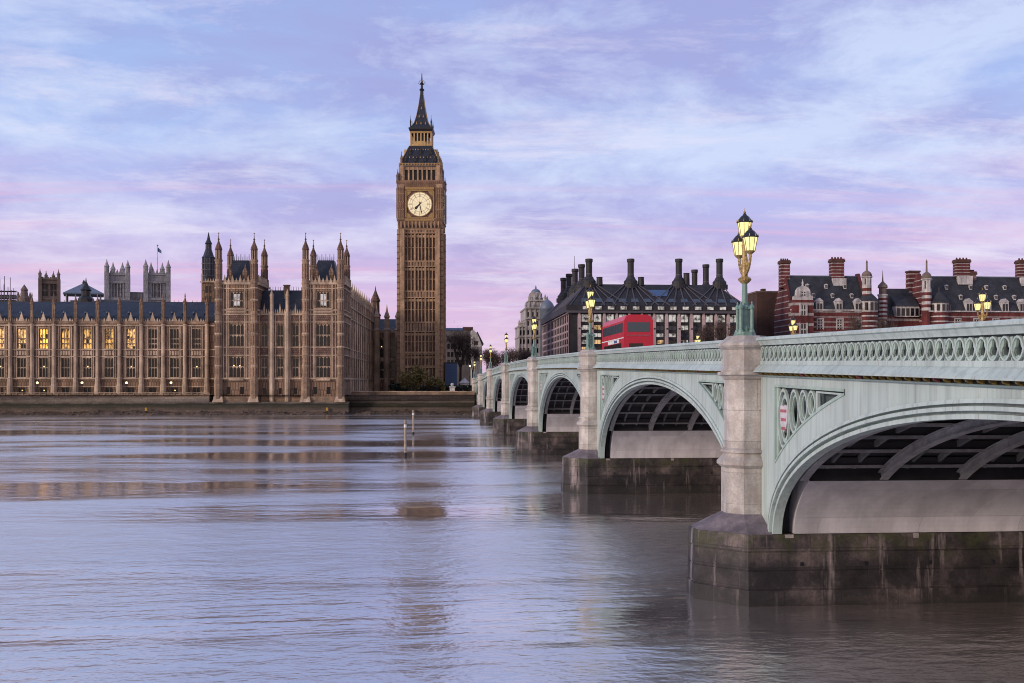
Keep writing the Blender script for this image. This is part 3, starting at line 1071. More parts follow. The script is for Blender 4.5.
# ------------------------------------------------------------------ gothic pieces
def pinnacle_pts(mb, x, y, z0, z1, r, m, n=8, tip=None):
    """slender turret with ogee cap and finial; z0..z1 includes the finial"""
    h = z1 - z0
    mb.lathe(x, y, [(r, z0), (r, z0 + h * .42), (r * 1.25, z0 + h * .45), (r * 1.15, z0 + h * .50), (r * .85, z0 + h * .56), (r * .42, z0 + h * .70), (r * .16, z0 + h * .84), (r * .30, z0 + h * .88), (r * .10, z0 + h * .92), (.02, z1)], m, n)
    if tip:
        mb.ball((x, y, z1 - h * .02), max(.12, r * .16), tip)


def window_mesh(x0, x1, z0, z1, y, nm, trans, m_glass, m_frame, axis='y', head=True, fw=.075, lamps=0):
    """glazing with stone mullions, transoms and pointed heads to the lights"""
    mb = MB()
    def bx(a0, a1, d0, d1, c0, c1, m):
        if axis == 'y':
            mb.box(a0, a1, d0, d1, c0, c1, m)
        else:
            mb.box(d0, d1, a0, a1, c0, c1, m)
    s = 1 if axis == 'y' else -1
    def D(a, b):
        return (y + a, y + b) if s > 0 else (y - b, y - a)
    d = D(.0, .08)
    bx(x0, x1, d[0], d[1], z0, z1, m_glass)
    f0, f1 = D(-.16, .0)
    for k in range(nm + 2):
        xm = x0 + (x1 - x0) * k / (nm + 1)
        e0, e1 = (0, fw) if k == 0 else (-fw, 0) if k == nm + 1 else (-fw / 2, fw / 2)
        bx(xm + e0, xm + e1, f0, f1, z0, z1, m_frame)
    for zt in trans:
        bx(x0, x1, f0 - .01 * s, f1, zt - fw * .6, zt + fw * .6, m_frame)
    if head:
        wl = (x1 - x0) / (nm + 1)
        tops = [z1] + [t - fw * .6 for t in trans]
        for zt in tops:
            for k in range(nm + 1):
                a = x0 + wl * k + fw * .4
                b = a + wl - fw * .8
                hh = wl * .55
                for q in ([(a, zt), (a, zt - hh), ((a + b) / 2, zt)], [(b, zt), ((a + b) / 2, zt), (b, zt - hh)]):
                    mb.prism(q, axis if axis == 'y' else 'x', min(f0, f1) + .03, max(f0, f1), m_frame)
    for k in range(lamps):
        xm = x0 + (x1 - x0) * (k + .7) / (lamps + .4)
        zm = z0 + (z1 - z0) * .55
        dd = D(-.05, -.01)
        bx(xm - .13, xm + .13, dd[0], dd[1], zm - .12, zm + .12, M['spark'])
    return mb


# ------------------------------------------------------------------ the palace
PF = Frame(-18.0, 246.0, R(-2.2))
palace = thing('palace', 'long gothic stone palace with pinnacles and lit windows on the far river bank', 'palace', (PF.ox, PF.oy, 0), PF.rot)
YR = 8.0                                            # the river range stands behind the terrace
zR = lambda py: PF.z(py, 110, YR)
BX = [PF.x(10.75 + 21.84 * k, YR) for k in range(-4, 10)]
zt_par, zt_sc, zt_roof, z_eave = zR(322.5), zR(325.5), zR(302), zR(316)
UW, LW, BW = (zR(348.5), zR(328.6)), (zR(377), zR(358)), (zR(394), zR(387.5))
wl = MB()
holes = []
cent = []
for a, b in zip(BX, BX[1:]):
    c = (a + b) / 2
    cent.append(c)
    hw = 1.02
    for z0, z1 in (UW, LW):
        holes.append((c - hw, c + hw, z0, z1))
    holes.append((c - .85, c + .85, BW[0], BW[1]))
xa, xb = BX[0], PF.x(216, YR)
wl.wall(xa, xb, 3.9, zt_par, holes, YR, .45, M['stone'])
wl.box(xa, xb, YR + .6, YR + 14, 3.9, zt_par - .3, M['stone_plain'])
for zz, h, d in ((zt_sc, .35, .35), (zR(349.6), .22, .18), (zR(356.6), .22, .18), (zR(378.6), .35, .30), (zR(386.6), .18, .12)):
    wl.box(xa, xb, YR - d, YR + .02, zz - h / 2, zz + h / 2, M['stone_pale'])
wl.box(xa, xb, YR - .25, YR - .002, 3.9, BW[0] - .15, M['stone_plain'])
for c in cent:                                      # carved panels between the storeys, slim shafts beside the windows
    wl.box(c - 1.7, c + 1.7, YR - .10, YR + .01, zR(355.8), zR(350.4), M['carved'])
    for q in (-.95, -.32, .32, .95):
        wl.box(c + q - .22, c + q + .22, YR - .17, YR - .10, zR(355.2), zR(351.0), M['stone_pale'])
    for sx in (-1, 1):
        for dd in (1.14, 1.52):
            wl.box(c + sx * dd - .09, c + sx * dd + .09, YR - .16, YR + .01, zR(378), zt_sc, M['stone_pale'])
    for z0, z1 in (UW, LW):
        wl.box(c - 1.2, c + 1.2, YR - .14, YR + .01, z1 + .03, z1 + .22, M['stone_pale'])
        wl.box(c - 1.2, c + 1.2, YR - .14, YR + .01, z0 - .22, z0 - .03, M['stone_pale'])
wl.build('wall', palace)
pp = MB()
for c in cent:                                      # pierced and crested parapet
    pp.box(c - 2.62, c + 2.62, YR - .15, YR + .15, zt_par - .3, zt_par + .28, M['stone_plain'])
    for q in range(-4, 5):
        h = .95 if q == 0 else .62 if q % 2 == 0 else .35
        x = c + q * .55
        pp.prism([(x - .19, zt_par + .28), (x + .19, zt_par + .28), (x + .16, zt_par + .28 + h * .6), (x, zt_par + .45 + h), (x - .16, zt_par + .28 + h * .6)], 'y', YR - .12, YR + .12, M['stone_pale'])
    pp.prism([(c - .75, zt_par + .3), (c + .75, zt_par + .3), (c + .32, zt_par + 1.25), (c, zt_par + 2.5), (c - .32, zt_par + 1.25)], 'y', YR - .18, YR + .10, M['stone_pale'])
pp.build('parapet', palace)
rf = MB()
yr = YR + 6.5
rf.prism([(YR + .9, zt_par - .1), (YR + 1.6, z_eave), (yr, PF.z(302.3, 110, yr)), (yr + 3, PF.z(302.3, 110, yr)), (YR + 14, zt_par)], 'x', xa, xb, M['slate'])
for c in cent:                                      # rows of small roof vents
    for q in (-1.3, 1.3):
        zz = zt_par + 2.4
        rf.prism([(c + q - .2, zz), (c + q + .2, zz), (c + q, zz + .55)], 'y', YR + 2.2, YR + 3.6, M['lead'])
for k in range(int((xb - xa) / 1.1)):
    rf.box(xa + .4 + 1.1 * k, xa + .48 + 1.1 * k, yr + .45, yr + .53, PF.z(302.3, 110, yr) - .05, PF.z(302.3, 110, yr) + .55, M['black'])
rf.box(xa, xb, yr + .5, yr + .7, PF.z(302.3, 110, yr) - .1, PF.z(301.6, 110, yr), M['black'])
rf.build('roof', palace)
lit_px = {0: 'lit', 22: 'lit', 44: 'lit', 66: 'half_lit', 87: 'half_lit', 109: 'half_lit', 131: 'half_lit', 153: 'dark_glass', 175: 'dark_glass', 197: 'dark_glass'}
rnd = random.Random(3)
for k, c in enumerate(cent):
    key = 10.75 + 21.84 * (k - 4) + 10.9
    up = 'lit'
    for q, v in lit_px.items():
        if abs(q - key) < 8:
            up = v
    hw = 1.02
    zmid = (UW[0] + UW[1]) / 2
    mk = rnd.choice(['lit', 'lit', 'half_lit']) if up == 'lit' else rnd.choice(['half_lit', 'lit_low', 'lit_low']) if up == 'half_lit' else up
    wm = window_mesh(c - hw, c + hw, UW[0], UW[1], YR + .40, 2, [zmid + .05, UW[0] + (UW[1] - UW[0]) * .26], M[mk], M['stone_plain'] if up != 'dark_glass' else M['stone_pale'], fw=.12 if up != 'dark_glass' else .075)
    if up != 'dark_glass':              # blinds, furniture and panels standing dark against the lit room
        for q in range(3):
            if rnd.random() < .55:
                x0_ = c - hw + 2 * hw * q / 3
                h0_ = UW[0] + (UW[1] - UW[0]) * rnd.choice([0, 0, .26, .5])
                wm.box(x0_ + .08, x0_ + .6, YR + .37, YR + .395, h0_, h0_ + (UW[1] - UW[0]) * rnd.uniform(.12, .3), M['dark_glass'])
    wo = wm.build('window', palace)
    if up == 'lit':
        wo['label'] = 'brightly lit golden window'
    elif up == 'half_lit':
        wo['label'] = 'partly lit warm window'
    window_mesh(c - hw, c + hw, LW[0], LW[1], YR + .40, 2, [(LW[0] + LW[1]) / 2 + .05], M['dark_glass'], M['stone_pale'], lamps=rnd.choice([0, 0, 0, 1, 1, 2, 0])).build('window', palace)
    window_mesh(c - .85, c + .85, BW[0], BW[1], YR + .40, 1, [], M['dark_glass'], M['stone_plain'], head=False, lamps=rnd.choice([0, 0, 1])).build('window', palace)
for k, x in enumerate(BX):
    if k == len(BX) - 1:
        x = PF.x(207.4, YR)
    bt = MB()
    bt.lathe(x, YR - .35, [(.66, 3.9), (.66, zR(386)), (.54, zR(384)), (.54, zR(379)), (.62, zR(378.6)), (.42, zR(377)), (.42, zR(357)), (.52, zR(356.3)), (.40, zR(355.5)), (.40, zR(326)), (.52, zR(325)), (.42, zR(324))], M['stone_pale'], 8)
    bo = bt.build('buttress', palace)
    pn = MB()
    pn.lathe(x, YR - .35, [(.32, zR(324)), (.31, zR(305)), (.45, zR(304)), (.38, zR(302.5)), (.22, zR(299.5)), (.09, zR(297)), (.16, zR(296.4)), (.03, zR(292.5))], M['stone'], 8)
    for j in range(4):
        a = pi / 4 + j * pi / 2
        pn.box(x + .36 * cos(a) - .07, x + .36 * cos(a) + .07, YR - .35 + .36 * sin(a) - .07, YR - .35 + .36 * sin(a) + .07, zR(322), zR(302), M['stone_plain'])
    pn.build('pinnacle', bo)


def pavilion(pa, pb, label, la, lb):
    """square tower at the water's edge; pa, pb: sight lines of its front corners"""
    D = 12.6
    z = lambda py: PF.z(py, (pa + pb) / 2, 0)
    x0, x1 = PF.x(pa, 0), PF.x(pb, 0)
    xc = (x0 + x1) / 2
    w = x1 - x0
    zt = z(283)
    b = MB()
    hw = w * .17
    ws = [(xc - hw, xc + hw, z(346), z(324)), (xc - hw, xc + hw, z(377), z(356.3)), (xc - hw * .88, xc + hw * .88, z(307), z(291.5))]
    bw = [(xc - w * .24, xc - w * .14, z(394), z(387)), (xc + w * .08, xc + w * .18, z(394), z(387))]
    b.wall(x0, x1, 3.0, zt, ws + bw, 0, .5, M['stone'])
    side = []
    for f in (.3, .62):
        side += [(D * f - .8, D * f + .8, z(346), z(324)), (D * f - .8, D * f + .8, z(377), z(356.3)), (D * f - .7, D * f + .7, z(307), z(291.5))]
    b.wall(0, D, 3.0, zt, side, x1, -.5, M['stone'], 'x')
    b.box(x0 + .01, x1 - .6, .6, D, 3.0, zt, M['stone_plain'])
    for py, h, d in ((314.5, .35, .28), (322, .22, .2), (347.2, .22, .2), (355.2, .22, .2), (378.5, .4, .35), (283.5, .5, .4), (288.5, .25, .2), (310, .25, .2)):
        b.box(x0 - .05, x1 + d, -d, .02, z(py) - h / 2, z(py) + h / 2, M['stone_pale'])
        b.box(x1 - .02, x1 + d, 0, D, z(py) - h / 2, z(py) + h / 2, M['stone_pale'])
    b.box(x0 - .3, x1 + .3, -.5, -.002, 2.6, z(396.5), M['stone_plain'])
    b.box(x1, x1 + .3, -.5, D, 2.6, z(396.5), M['stone_plain'])
    for sx in (-1, 1):                               # slim shafts and niches either side of the windows
        for dd in (hw + .22, hw + .55, hw + 1.25, hw + 1.65):
            b.box(xc + sx * dd - .10, xc + sx * dd + .10, -.16, .01, z(378), z(283), M['stone_pale'])
        b.box(xc + sx * (hw + .9) - .25, xc + sx * (hw + .9) + .25, -.08, .01, z(376), z(318), M['carved'])
    b.box(xc - hw - .1, xc + hw + .1, -.12, .01, z(354.6), z(347.8), M['carved'])
    b.box(xc - w * .3, xc + w * .3, -.12, .01, z(321), z(315.5), M['carved'])
    for zz in (z(312), z(309)):
        b.box(xc - hw - .5, xc + hw + .5, -.35, .01, zz - .15, zz + .15, M['stone_pale'])
    b.box(xc - hw, xc + hw, -.55, .01, z(380.5), z(379), M['stone_pale'])
    # crested parapet
    for xx0, xx1, yy0, yy1, ax in ((x0, x1, -.2, .2, 'y'), (0, D, x1 - .2, x1 + .2, 'x')):
        n = 11
        for q in range(n):
            c = xx0 + (xx1 - xx0) * (q + .5) / n
            hh = 1.5 if q % 2 == 0 else .8
            o = [(c - .28, zt), (c + .28, zt), (c + .26, zt + hh * .5), (c, zt + hh + .4), (c - .26, zt + hh * .5)]
            b.prism(o, ax, yy0, yy1, M['stone_pale'])
        if ax == 'y':
            b.box(xx0, xx1, -.18, .18, zt - .1, zt + .6, M['stone_plain'])
        else:
            b.box(x1 - .18, x1 + .18, .2, D, zt - .1, zt + .6, M['stone_plain'])
    # corner feet at the water's edge
    for xx in (x0 + .9, x1 - .9):
        b.hull([(xx - 1.25, -1.35, 2.9), (xx + 1.25, -1.35, 2.9), (xx + 1.25, .1, 2.9), (xx - 1.25, .1, 2.9), (xx - .95, -.85, z(396.5)), (xx + .95, -.85, z(396.5)), (xx + .95, .1, z(396.5)), (xx - .95, .1, z(396.5))], M['stone_pale'])
    o = b.build('pavilion', palace, label=label)
    for g, h in zip((la, lb, 'oriel'), ws):
        t = [(h[2] + h[3]) / 2 + .05] if h[3] - h[2] > 4.2 else [h[2] + (h[3] - h[2]) * .45]
        wm = window_mesh(h[0], h[1], h[2], h[3], .42, 3, t, M['dark_glass'] if g == 'oriel' else M[g], M['stone_pale'], lamps=2 if pa < 250 and h is ws[1] else 0)
        if g == 'oriel':                # the sky's reflection in the glass, put in as glowing strips
            wq, hq = h[1] - h[0], h[3] - h[2]
            wm.box(h[0] + wq * .28, h[0] + wq * .47, .40, .415, h[2] + hq * .1, h[2] + hq * .85, M['pale_reflect'])
            wm.box(h[0] + wq * .53, h[0] + wq * .72, .40, .415, h[2] + hq * .1, h[2] + hq * .85, M['pale_reflect'])
        wm.build('window', o)
    for h in bw:
        window_mesh(h[0], h[1], h[2], h[3], .42, 0, [], M['dark_glass'], M['stone_plain'], head=False).build('window', o)
    for h in side:
        window_mesh(h[0], h[1], h[2], h[3], x1 - .42, 1, [(h[2] + h[3]) / 2], M['dark_glass'], M['stone_pale'], 'x').build('window', o)
    zb = PF.z(240, 265, D)
    for xx, yy, tip in ((x0 + .85, -.1, z(233)), (x1 - .85, -.1, z(233)), (x0 + .85, D - .6, zb), (x1 - .85, D - .6, zb)):
        t = MB()
        t.lathe(xx, yy, [(.95, 3.0), (.95, z(380)), (.82, z(378)), (.82, z(356)), (.90, z(355.4)), (.78, z(354.6)), (.78, z(315)), (.90, z(314)), (.78, z(312)), (.78, z(284)), (.92, z(283)), (.76, z(281)), (.74, z(262)), (.90, z(261)), (.80, z(259.5))], M['stone_plain'], 8)
        for py in (288, 300, 322, 334, 347, 366):
            t.lathe(xx, yy, [(.80, z(py) - .16), (.88, z(py)), (.80, z(py) + .16)], M['stone_pale'], 8)
        for py0, py1 in ((312, 301), (299, 289), (333, 323), (346, 335), (365, 357), (377, 367), (280, 263)):
            for j in range(8):
                a = j * pi / 4
                t.tube((xx + .775 * cos(a), yy + .775 * sin(a), z(py0) + .2), (xx + .775 * cos(a), yy + .775 * sin(a), z(py1) - .2), .10, .10, M['carved'], 4)
        hz = tip - z(259.5)
        zq = z(259.5)
        t.lathe(xx, yy, [(.55, zq), (.55, zq + hz * .33), (.80, zq + hz * .36), (.74, zq + hz * .41), (.58, zq + hz * .50), (.28, zq + hz * .62), (.13, zq + hz * .72), (.24, zq + hz * .76), (.09, zq + hz * .80), (.03, tip)], M['carved'], 8)
        for j in range(8):
            a = pi / 8 + j * pi / 4
            t.box(xx + .68 * cos(a) - .08, xx + .68 * cos(a) + .08, yy + .68 * sin(a) - .08, yy + .68 * sin(a) + .08, zq - .2, zq + hz * .34, M['stone_pale'])
        t.ball((xx, yy, tip - .1), .16, M['gilt'])
        t.build('turret', o)
    r = MB()
    zr0, zr1 = zt + .3, z(258)
    q = [(x0 + 1.8, 1.6), (x1 - 1.8, 1.6), (x1 - 1.8, D - 2), (x0 + 1.8, D - 2)]
    tq = [(x0 + 3.0, 4.6), (x1 - 3.0, 4.6), (x1 - 3.0, D - 5), (x0 + 3.0, D - 5)]
    r.hull([(*p, zr0) for p in q] + [(*p, zr1) for p in tq], M['iron_roof'])
    for k in range(9):
        xk = x0 + 3.0 + (w - 6.0) * k / 8
        r.tube((xk, 4.6, zr1), (xk, 4.6, zr1 + (1.5 if k % 2 == 0 else .9)), .10, .05, M['black'], 4)
    for k in (.32, .68):
        xk = x0 + w * k
        r.lathe(xk, 1.0, [(.5, zt), (.5, zt + 2.4), (.6, zt + 2.5), (.2, zt + 3.6), (.03, zt + 4.6)], M['stone'], 4)
    r.build('roof', o)
    return x0, x1


LP0, LP1 = pavilion(215, 258, 'square corner tower of the palace nearer the lit windows, four turrets', 'dark_glass', 'dark_glass')
RP0, RP1 = pavilion(302, 344.3, 'square corner tower at the right end of the river front, four turrets', 'dark_glass', 'dark_glass')

# middle range between the two towers
zM = lambda py: PF.z(py, 280, 1.6)
mid = MB()
mc = [PF.x(q, 1.6) for q in (264.3, 280, 295.4)]
holes = []
for c in mc:
    holes += [(c - .72, c + .72, zM(346), zM(324.5)), (c - .72, c + .72, zM(376.4), zM(357.6)), (c - .45, c + .45, zM(394), zM(388))]
mid.wall(LP1, RP0, 3.0, zM(314), holes, 1.6, .45, M['stone'])
mid.box(LP1, RP0, 2.2, 11, 3.0, zM(314), M['stone_plain'])
for py, h, d in ((314.5, .35, .3), (322, .22, .18), (347.2, .22, .18), (355.2, .22, .18), (378.5, .4, .3)):
    mid.box(LP1 + .4, RP0 - .1, 1.6 - d, 1.62, zM(py) - h / 2, zM(py) + h / 2, M['stone_pale'])
mid.box(LP1 + .4, RP0 - .3, 1.2, 1.6, 2.6, zM(396.5), M['stone_plain'])
for c in mc:
    mid.box(c - 1.2, c + 1.2, 1.5, 1.61, zM(354.6), zM(347.8), M['carved'])
    mid.box(c - 1.2, c + 1.2, 1.5, 1.61, zM(321.4), zM(315.4), M['carved'])
    for dd in (-1.05, 1.05):
        mid.box(c + dd - .1, c + dd + .1, 1.44, 1.61, zM(378), zM(314), M['stone_pale'])
    zt = zM(314)
    for q in range(-3, 4):
        hh = 2.0 if q == 0 else .7
        x = c + q * .52
        mid.prism([(x - .22, zt), (x + .22, zt), (x + .18, zt + hh * .6), (x, zt + .5 + hh), (x - .18, zt + hh * .6)], 'y', 1.5, 1.75, M['stone_pale'])
for px in (272, 287.7):
    x = PF.x(px, 1.6)
    mid.lathe(x, 1.3, [(.62, 2.6), (.62, zM(380)), (.52, zM(378)), (.52, zM(313)), (.40, zM(311)), (.40, zM(297)), (.5, zM(296)), (.03, zM(289))], M['stone_pale'], 8)
mo = mid.build('middle_range', palace)
for h in holes:
    tall = h[3] - h[2] > 3
    window_mesh(*h, 2.0, 1 if tall else 0, [(h[2] + h[3]) / 2] if tall else [], M['dark_glass'], M['stone_pale'], head=tall).build('window', mo)
r = MB()
zr = PF.z(290.5, 280, 6)
r.prism([(2.4, zM(312)), (3.2, zM(308)), (5.5, zr), (7, zr), (10.5, zM(312))], 'x', LP1 + .02, RP0 - .02, M['iron_roof'])
for k in range(16):
    x = LP1 + .5 + (RP0 - LP1 - 1) * k / 15
    r.tube((x, 6, zr), (x, 6, zr + .9), .07, .04, M['black'], 4)
r.build('roof', mo)
ch = MB()
xk = PF.x(286.8, 5)
ch.box(xk - .6, xk + .6, 4.4, 5.6, zM(306), PF.z(286, 287, 5), M['stone_plain'])
ch.box(xk - .75, xk + .75, 4.25, 5.75, PF.z(286, 287, 5), PF.z(285, 287, 5), M['stone_plain'])
ch.build('chimney', mo)

# the long side towards the clock tower
nw = MB()
xN = RP1 - .6
YA, YB = 12.6, 84.0
zp = PF.z(297.6, 351, 12.6)
nb = 14
holes = []
pit = (YB - YA) / nb
lv = [(PF.z(346, 345, 0), PF.z(324, 345, 0)), (PF.z(377, 345, 0), PF.z(356.3, 345, 0))]
for k in range(nb):
    c = YA + pit * (k + .5)
    for a, b in lv:
        holes.append((c - 1.35, c + 1.35, a, b))
nw.wall(YA, YB, 3.9, zp, holes, xN, -.14, M['stone'], 'x')
nw.box(xN - 14, xN - .3, YA, YB, 3.9, zp - .4, M['stone_plain'])
for py, h, d in ((302, .4, .35), (314.5, .3, .25), (347.2, .22, .2), (355.2, .22, .2), (378.5, .4, .3)):
    zz = PF.z(py, 345, 0)
    nw.box(xN - .02, xN + d, YA, YB, zz - h / 2, zz + h / 2, M['stone_pale'])
for k in range(nb + 1):
    c = YA + pit * k
    nw.lathe(xN - .08, c, [(.40, 3.9), (.40, PF.z(380, 345, 0)), (.32, PF.z(378, 345, 0)), (.32, zp + .4), (.46, zp + .5), (.32, zp + .8), (.30, zp + 2.2), (.4, zp + 2.3), (.12, zp + 3.6), (.02, zp + 4.6)], M['stone_pale'], 8)
nw.box(xN - .12, xN + .1, YA, YB, zp - .01, zp + .7, M['stone'])
no = nw.build('side_wing', palace, label='long shaded side range running back to the clock tower')
for h in holes:
    window_mesh(*h, xN - .10, 2, [(h[2] + h[3]) / 2], M['dark_glass'], M['stone'], 'x', head=False).build('window', no)
r = MB()
r.prism([(xN - 13, zp - .3), (xN - 1.2, zp - .3), (xN - 5.5, zp + 4.2), (xN - 8.5, zp + 4.2)], 'y', YA, YB - 2, M['iron_roof'])
r.build('roof', no)
t = MB()
xe, ye = xN + .3, YB
t.lathe(xe, ye, [(1.5, 3.9), (1.5, zp), (1.7, zp + .4), (1.25, zp + 1.0), (1.2, zp + 4.5), (1.5, zp + 4.8), (1.2, zp + 5.6), (.5, zp + 7.3), (.2, zp + 8.2), (.04, PF.z(286, 374, ye))], M['carved'], 8)
t.build('turret', no)

# the range behind, whose front shows between the side wing and the clock tower
bw_ = MB()
YBk = 74.0
zB = lambda py: PF.z(py, 388, YBk)
xb0, xb1 = PF.x(376.5, YBk), PF.x(400, YBk)
holes = []
cs = [PF.x(q, YBk) for q in (381.5, 392.5)]
for c in cs:
    holes += [(c - 1.5, c + 1.5, zB(357), zB(338)), (c - 1.5, c + 1.5, zB(378), zB(361))]
bw_.wall(xN - .3, xb1 + 4, 3.9, zB(331), holes, YBk, .45, M['stone'])
bw_.box(xN - .2, xb1 + 4, YBk + .6, YBk + 14, 3.9, zB(331), M['stone_plain'])
for py in (332, 358.5, 360, 379):
    bw_.box(xN + .8, xb1 + 4, YBk - .25, YBk + .02, zB(py) - .2, zB(py) + .2, M['stone_pale'])
for px in (376.8, 387, 398):
    x = PF.x(px, YBk)
    bw_.lathe(x, YBk - .3, [(.9, 3.9), (.9, zB(331)), (1.05, zB(330)), (.7, zB(328)), (.7, zB(318)), (.9, zB(317)), (.3, zB(311)), (.03, zB(304))], M['stone_pale'], 8)
for k in range(9):
    x = xN + 1 + k * 1.05
    bw_.prism([(x - .3, zB(331)), (x + .3, zB(331)), (x, zB(331) + 1.3)], 'y', YBk - .1, YBk + .2, M['stone_pale'])
bo = bw_.build('rear_range', palace)
for n, h in enumerate(holes):
    window_mesh(*h, YBk + .40, 2, [(h[2] + h[3]) / 2], M['dark_glass'], M['stone_pale'], lamps=1 if n == 0 else 0).build('window', bo)
r = MB()
r.prism([(YBk + .5, zB(331)), (YBk + 5.5, zB(318.0)), (YBk + 8, zB(318.0)), (YBk + 14, zB(331))], 'x', xN, xb1 + 4, M['slate'])
r.build('roof', bo)


# ------------------------------------------------------------------ the clock tower
TW = Frame(-1.05, 304.0, R(-5.0))
zT = lambda py: EYE + (HY - py) * (303.0 if py > 187 else 309.2) / FPX
TXC = TW.x(420.0, 0)
tower = thing('clock_tower', 'tall gothic stone clock tower with lit round dial and dark spire', 'clock tower', (TW.ox + TXC * cos(TW.rot), TW.oy + TXC * sin(TW.rot), 0), TW.rot)
HWT = 5.75                          # half the width of the shaft
DC = HWT                            # the tower's axis lies this far behind its front face


def four(fn):
    """run a builder for the four sides: fn(P, R) with P(u, d, z) -> point; d outwards from the face"""
    for k in range(4):
        a = k * pi / 2
        ca, sa = cos(a), sin(a)
        def P(u, d, z, H=HWT):
            x, y = u, -(H + d)
            return (ca * x - sa * y, DC + sa * x + ca * y, z)
        fn(P)


def fbox(mb, P, u0, u1, d0, d1, z0, z1, m, H=HWT):
    v = [P(u0, d0, z0, H), P(u1, d0, z0, H), P(u1, d1, z0, H), P(u0, d1, z0, H), P(u0, d0, z1, H), P(u1, d0, z1, H), P(u1, d1, z1, H), P(u0, d1, z1, H)]
    mb.add(v, [(0, 3, 2, 1), (4, 5, 6, 7), (0, 1, 5, 4), (1, 2, 6, 5), (2, 3, 7, 6), (3, 0, 4, 7)], m)


def sqp(mb, prof, m):
    mb.lathe(0, DC, prof, m, 4)


sh = MB()
zb, zc0 = 3.9, zT(229)
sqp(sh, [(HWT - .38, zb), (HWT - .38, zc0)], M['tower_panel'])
bands = [(261, 266.5), (291, 297.5), (322, 331.5), (352, 354), (229, 233), (366, 367.5)]


def side(P):
    for s in (-1, 1):               # clasping corner piers with two slim shafts
        fbox(sh, P, s * HWT - .9, s * HWT + .9, -1.3, .0, zb, zc0, M['tower_trim'])
        for e in (-.05, .55, 1.15):
            u = s * (HWT - e)
            fbox(sh, P, u - .12, u + .12, 0, .20, zb, zc0, M['tower_stone'])
        for k in range(26):
            zz = zT(384) + (zc0 - zT(384)) * k / 26
            fbox(sh, P, s * HWT - .95, s * HWT + .95, -.1, .12, zz, zz + .30, M['tower_stone'])
            fbox(sh, P, s * (HWT - .25) - .12, s * (HWT - .25) + .12, -.02, .012, zz + .5, zz + 1.3, M['carved'])
            fbox(sh, P, s * (HWT - .85) - .12, s * (HWT - .85) + .12, -.02, .012, zz + .5, zz + 1.3, M['carved'])
    n = 9
    for k in range(n + 1):          # the ribs that run the height of the shaft
        u = -4.6 + 9.2 * k / n
        big = k in (0, 3, 6, 9)
        ww = .24 if big else .14
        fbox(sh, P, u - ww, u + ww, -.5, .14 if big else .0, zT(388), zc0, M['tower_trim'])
    for y1, y0 in bands:
        za, zz = zT(y0), zT(y1)
        fbox(sh, P, -HWT - .1, HWT + .1, -.3, .28, zz - .25, zz + .10, M['tower_trim'])
        fbox(sh, P, -HWT - .1, HWT + .1, -.3, .24, za - .15, za + .15, M['tower_trim'])
        if zz - za > .8:
            fbox(sh, P, -HWT, HWT, -.3, .02, za, zz, M['carved'])
            for k in range(13):
                u = -5.2 + 10.4 * k / 12
                fbox(sh, P, u - .18, u + .18, 0, .14, za, zz, M['tower_trim'])
    cuts = [(zT(350), zT(333)), (zT(320), zT(299)), (zT(290), zT(268)), (zT(260), zT(235)), (zT(376), zT(356))]
    for (a, b) in cuts:             # slim slits and cusped heads between the ribs
        for k in range(n):
            u = -4.6 + 9.2 * (k + .5) / n
            fbox(sh, P, u - .36, u + .36, -.6, -.12, b - .7, b, M['tower_trim'])
            mid_ = (a + b) / 2
            fbox(sh, P, u - .36, u + .36, -.6, -.26, mid_ - .15, mid_ + .15, M['tower_trim'])
            if k in (1, 4, 7):
                fbox(sh, P, u - .15, u + .15, -.40, -.35, mid_ + .6, mid_ + 2.0, M['dark_glass'])
                fbox(sh, P, u - .15, u + .15, -.40, -.35, a + .5, mid_ - 1.0, M['dark_glass'])


four(side)
sh.build('shaft', tower)

cs = MB()
HC = 6.5
z0, z1 = zT(221), zT(186)
sqp(cs, [(HWT, zT(231)), (HWT + .25, zT(228)), (HC - .1, zT(222)), (HC + .15, zT(220.5)), (HC + .15, zT(218.5)), (HC - .2, zT(218)), (HC - .2, zT(188)), (HC + .3, zT(187)), (HC + .3, zT(185.3)), (HC - .5, zT(185))], M['tower_stone'])


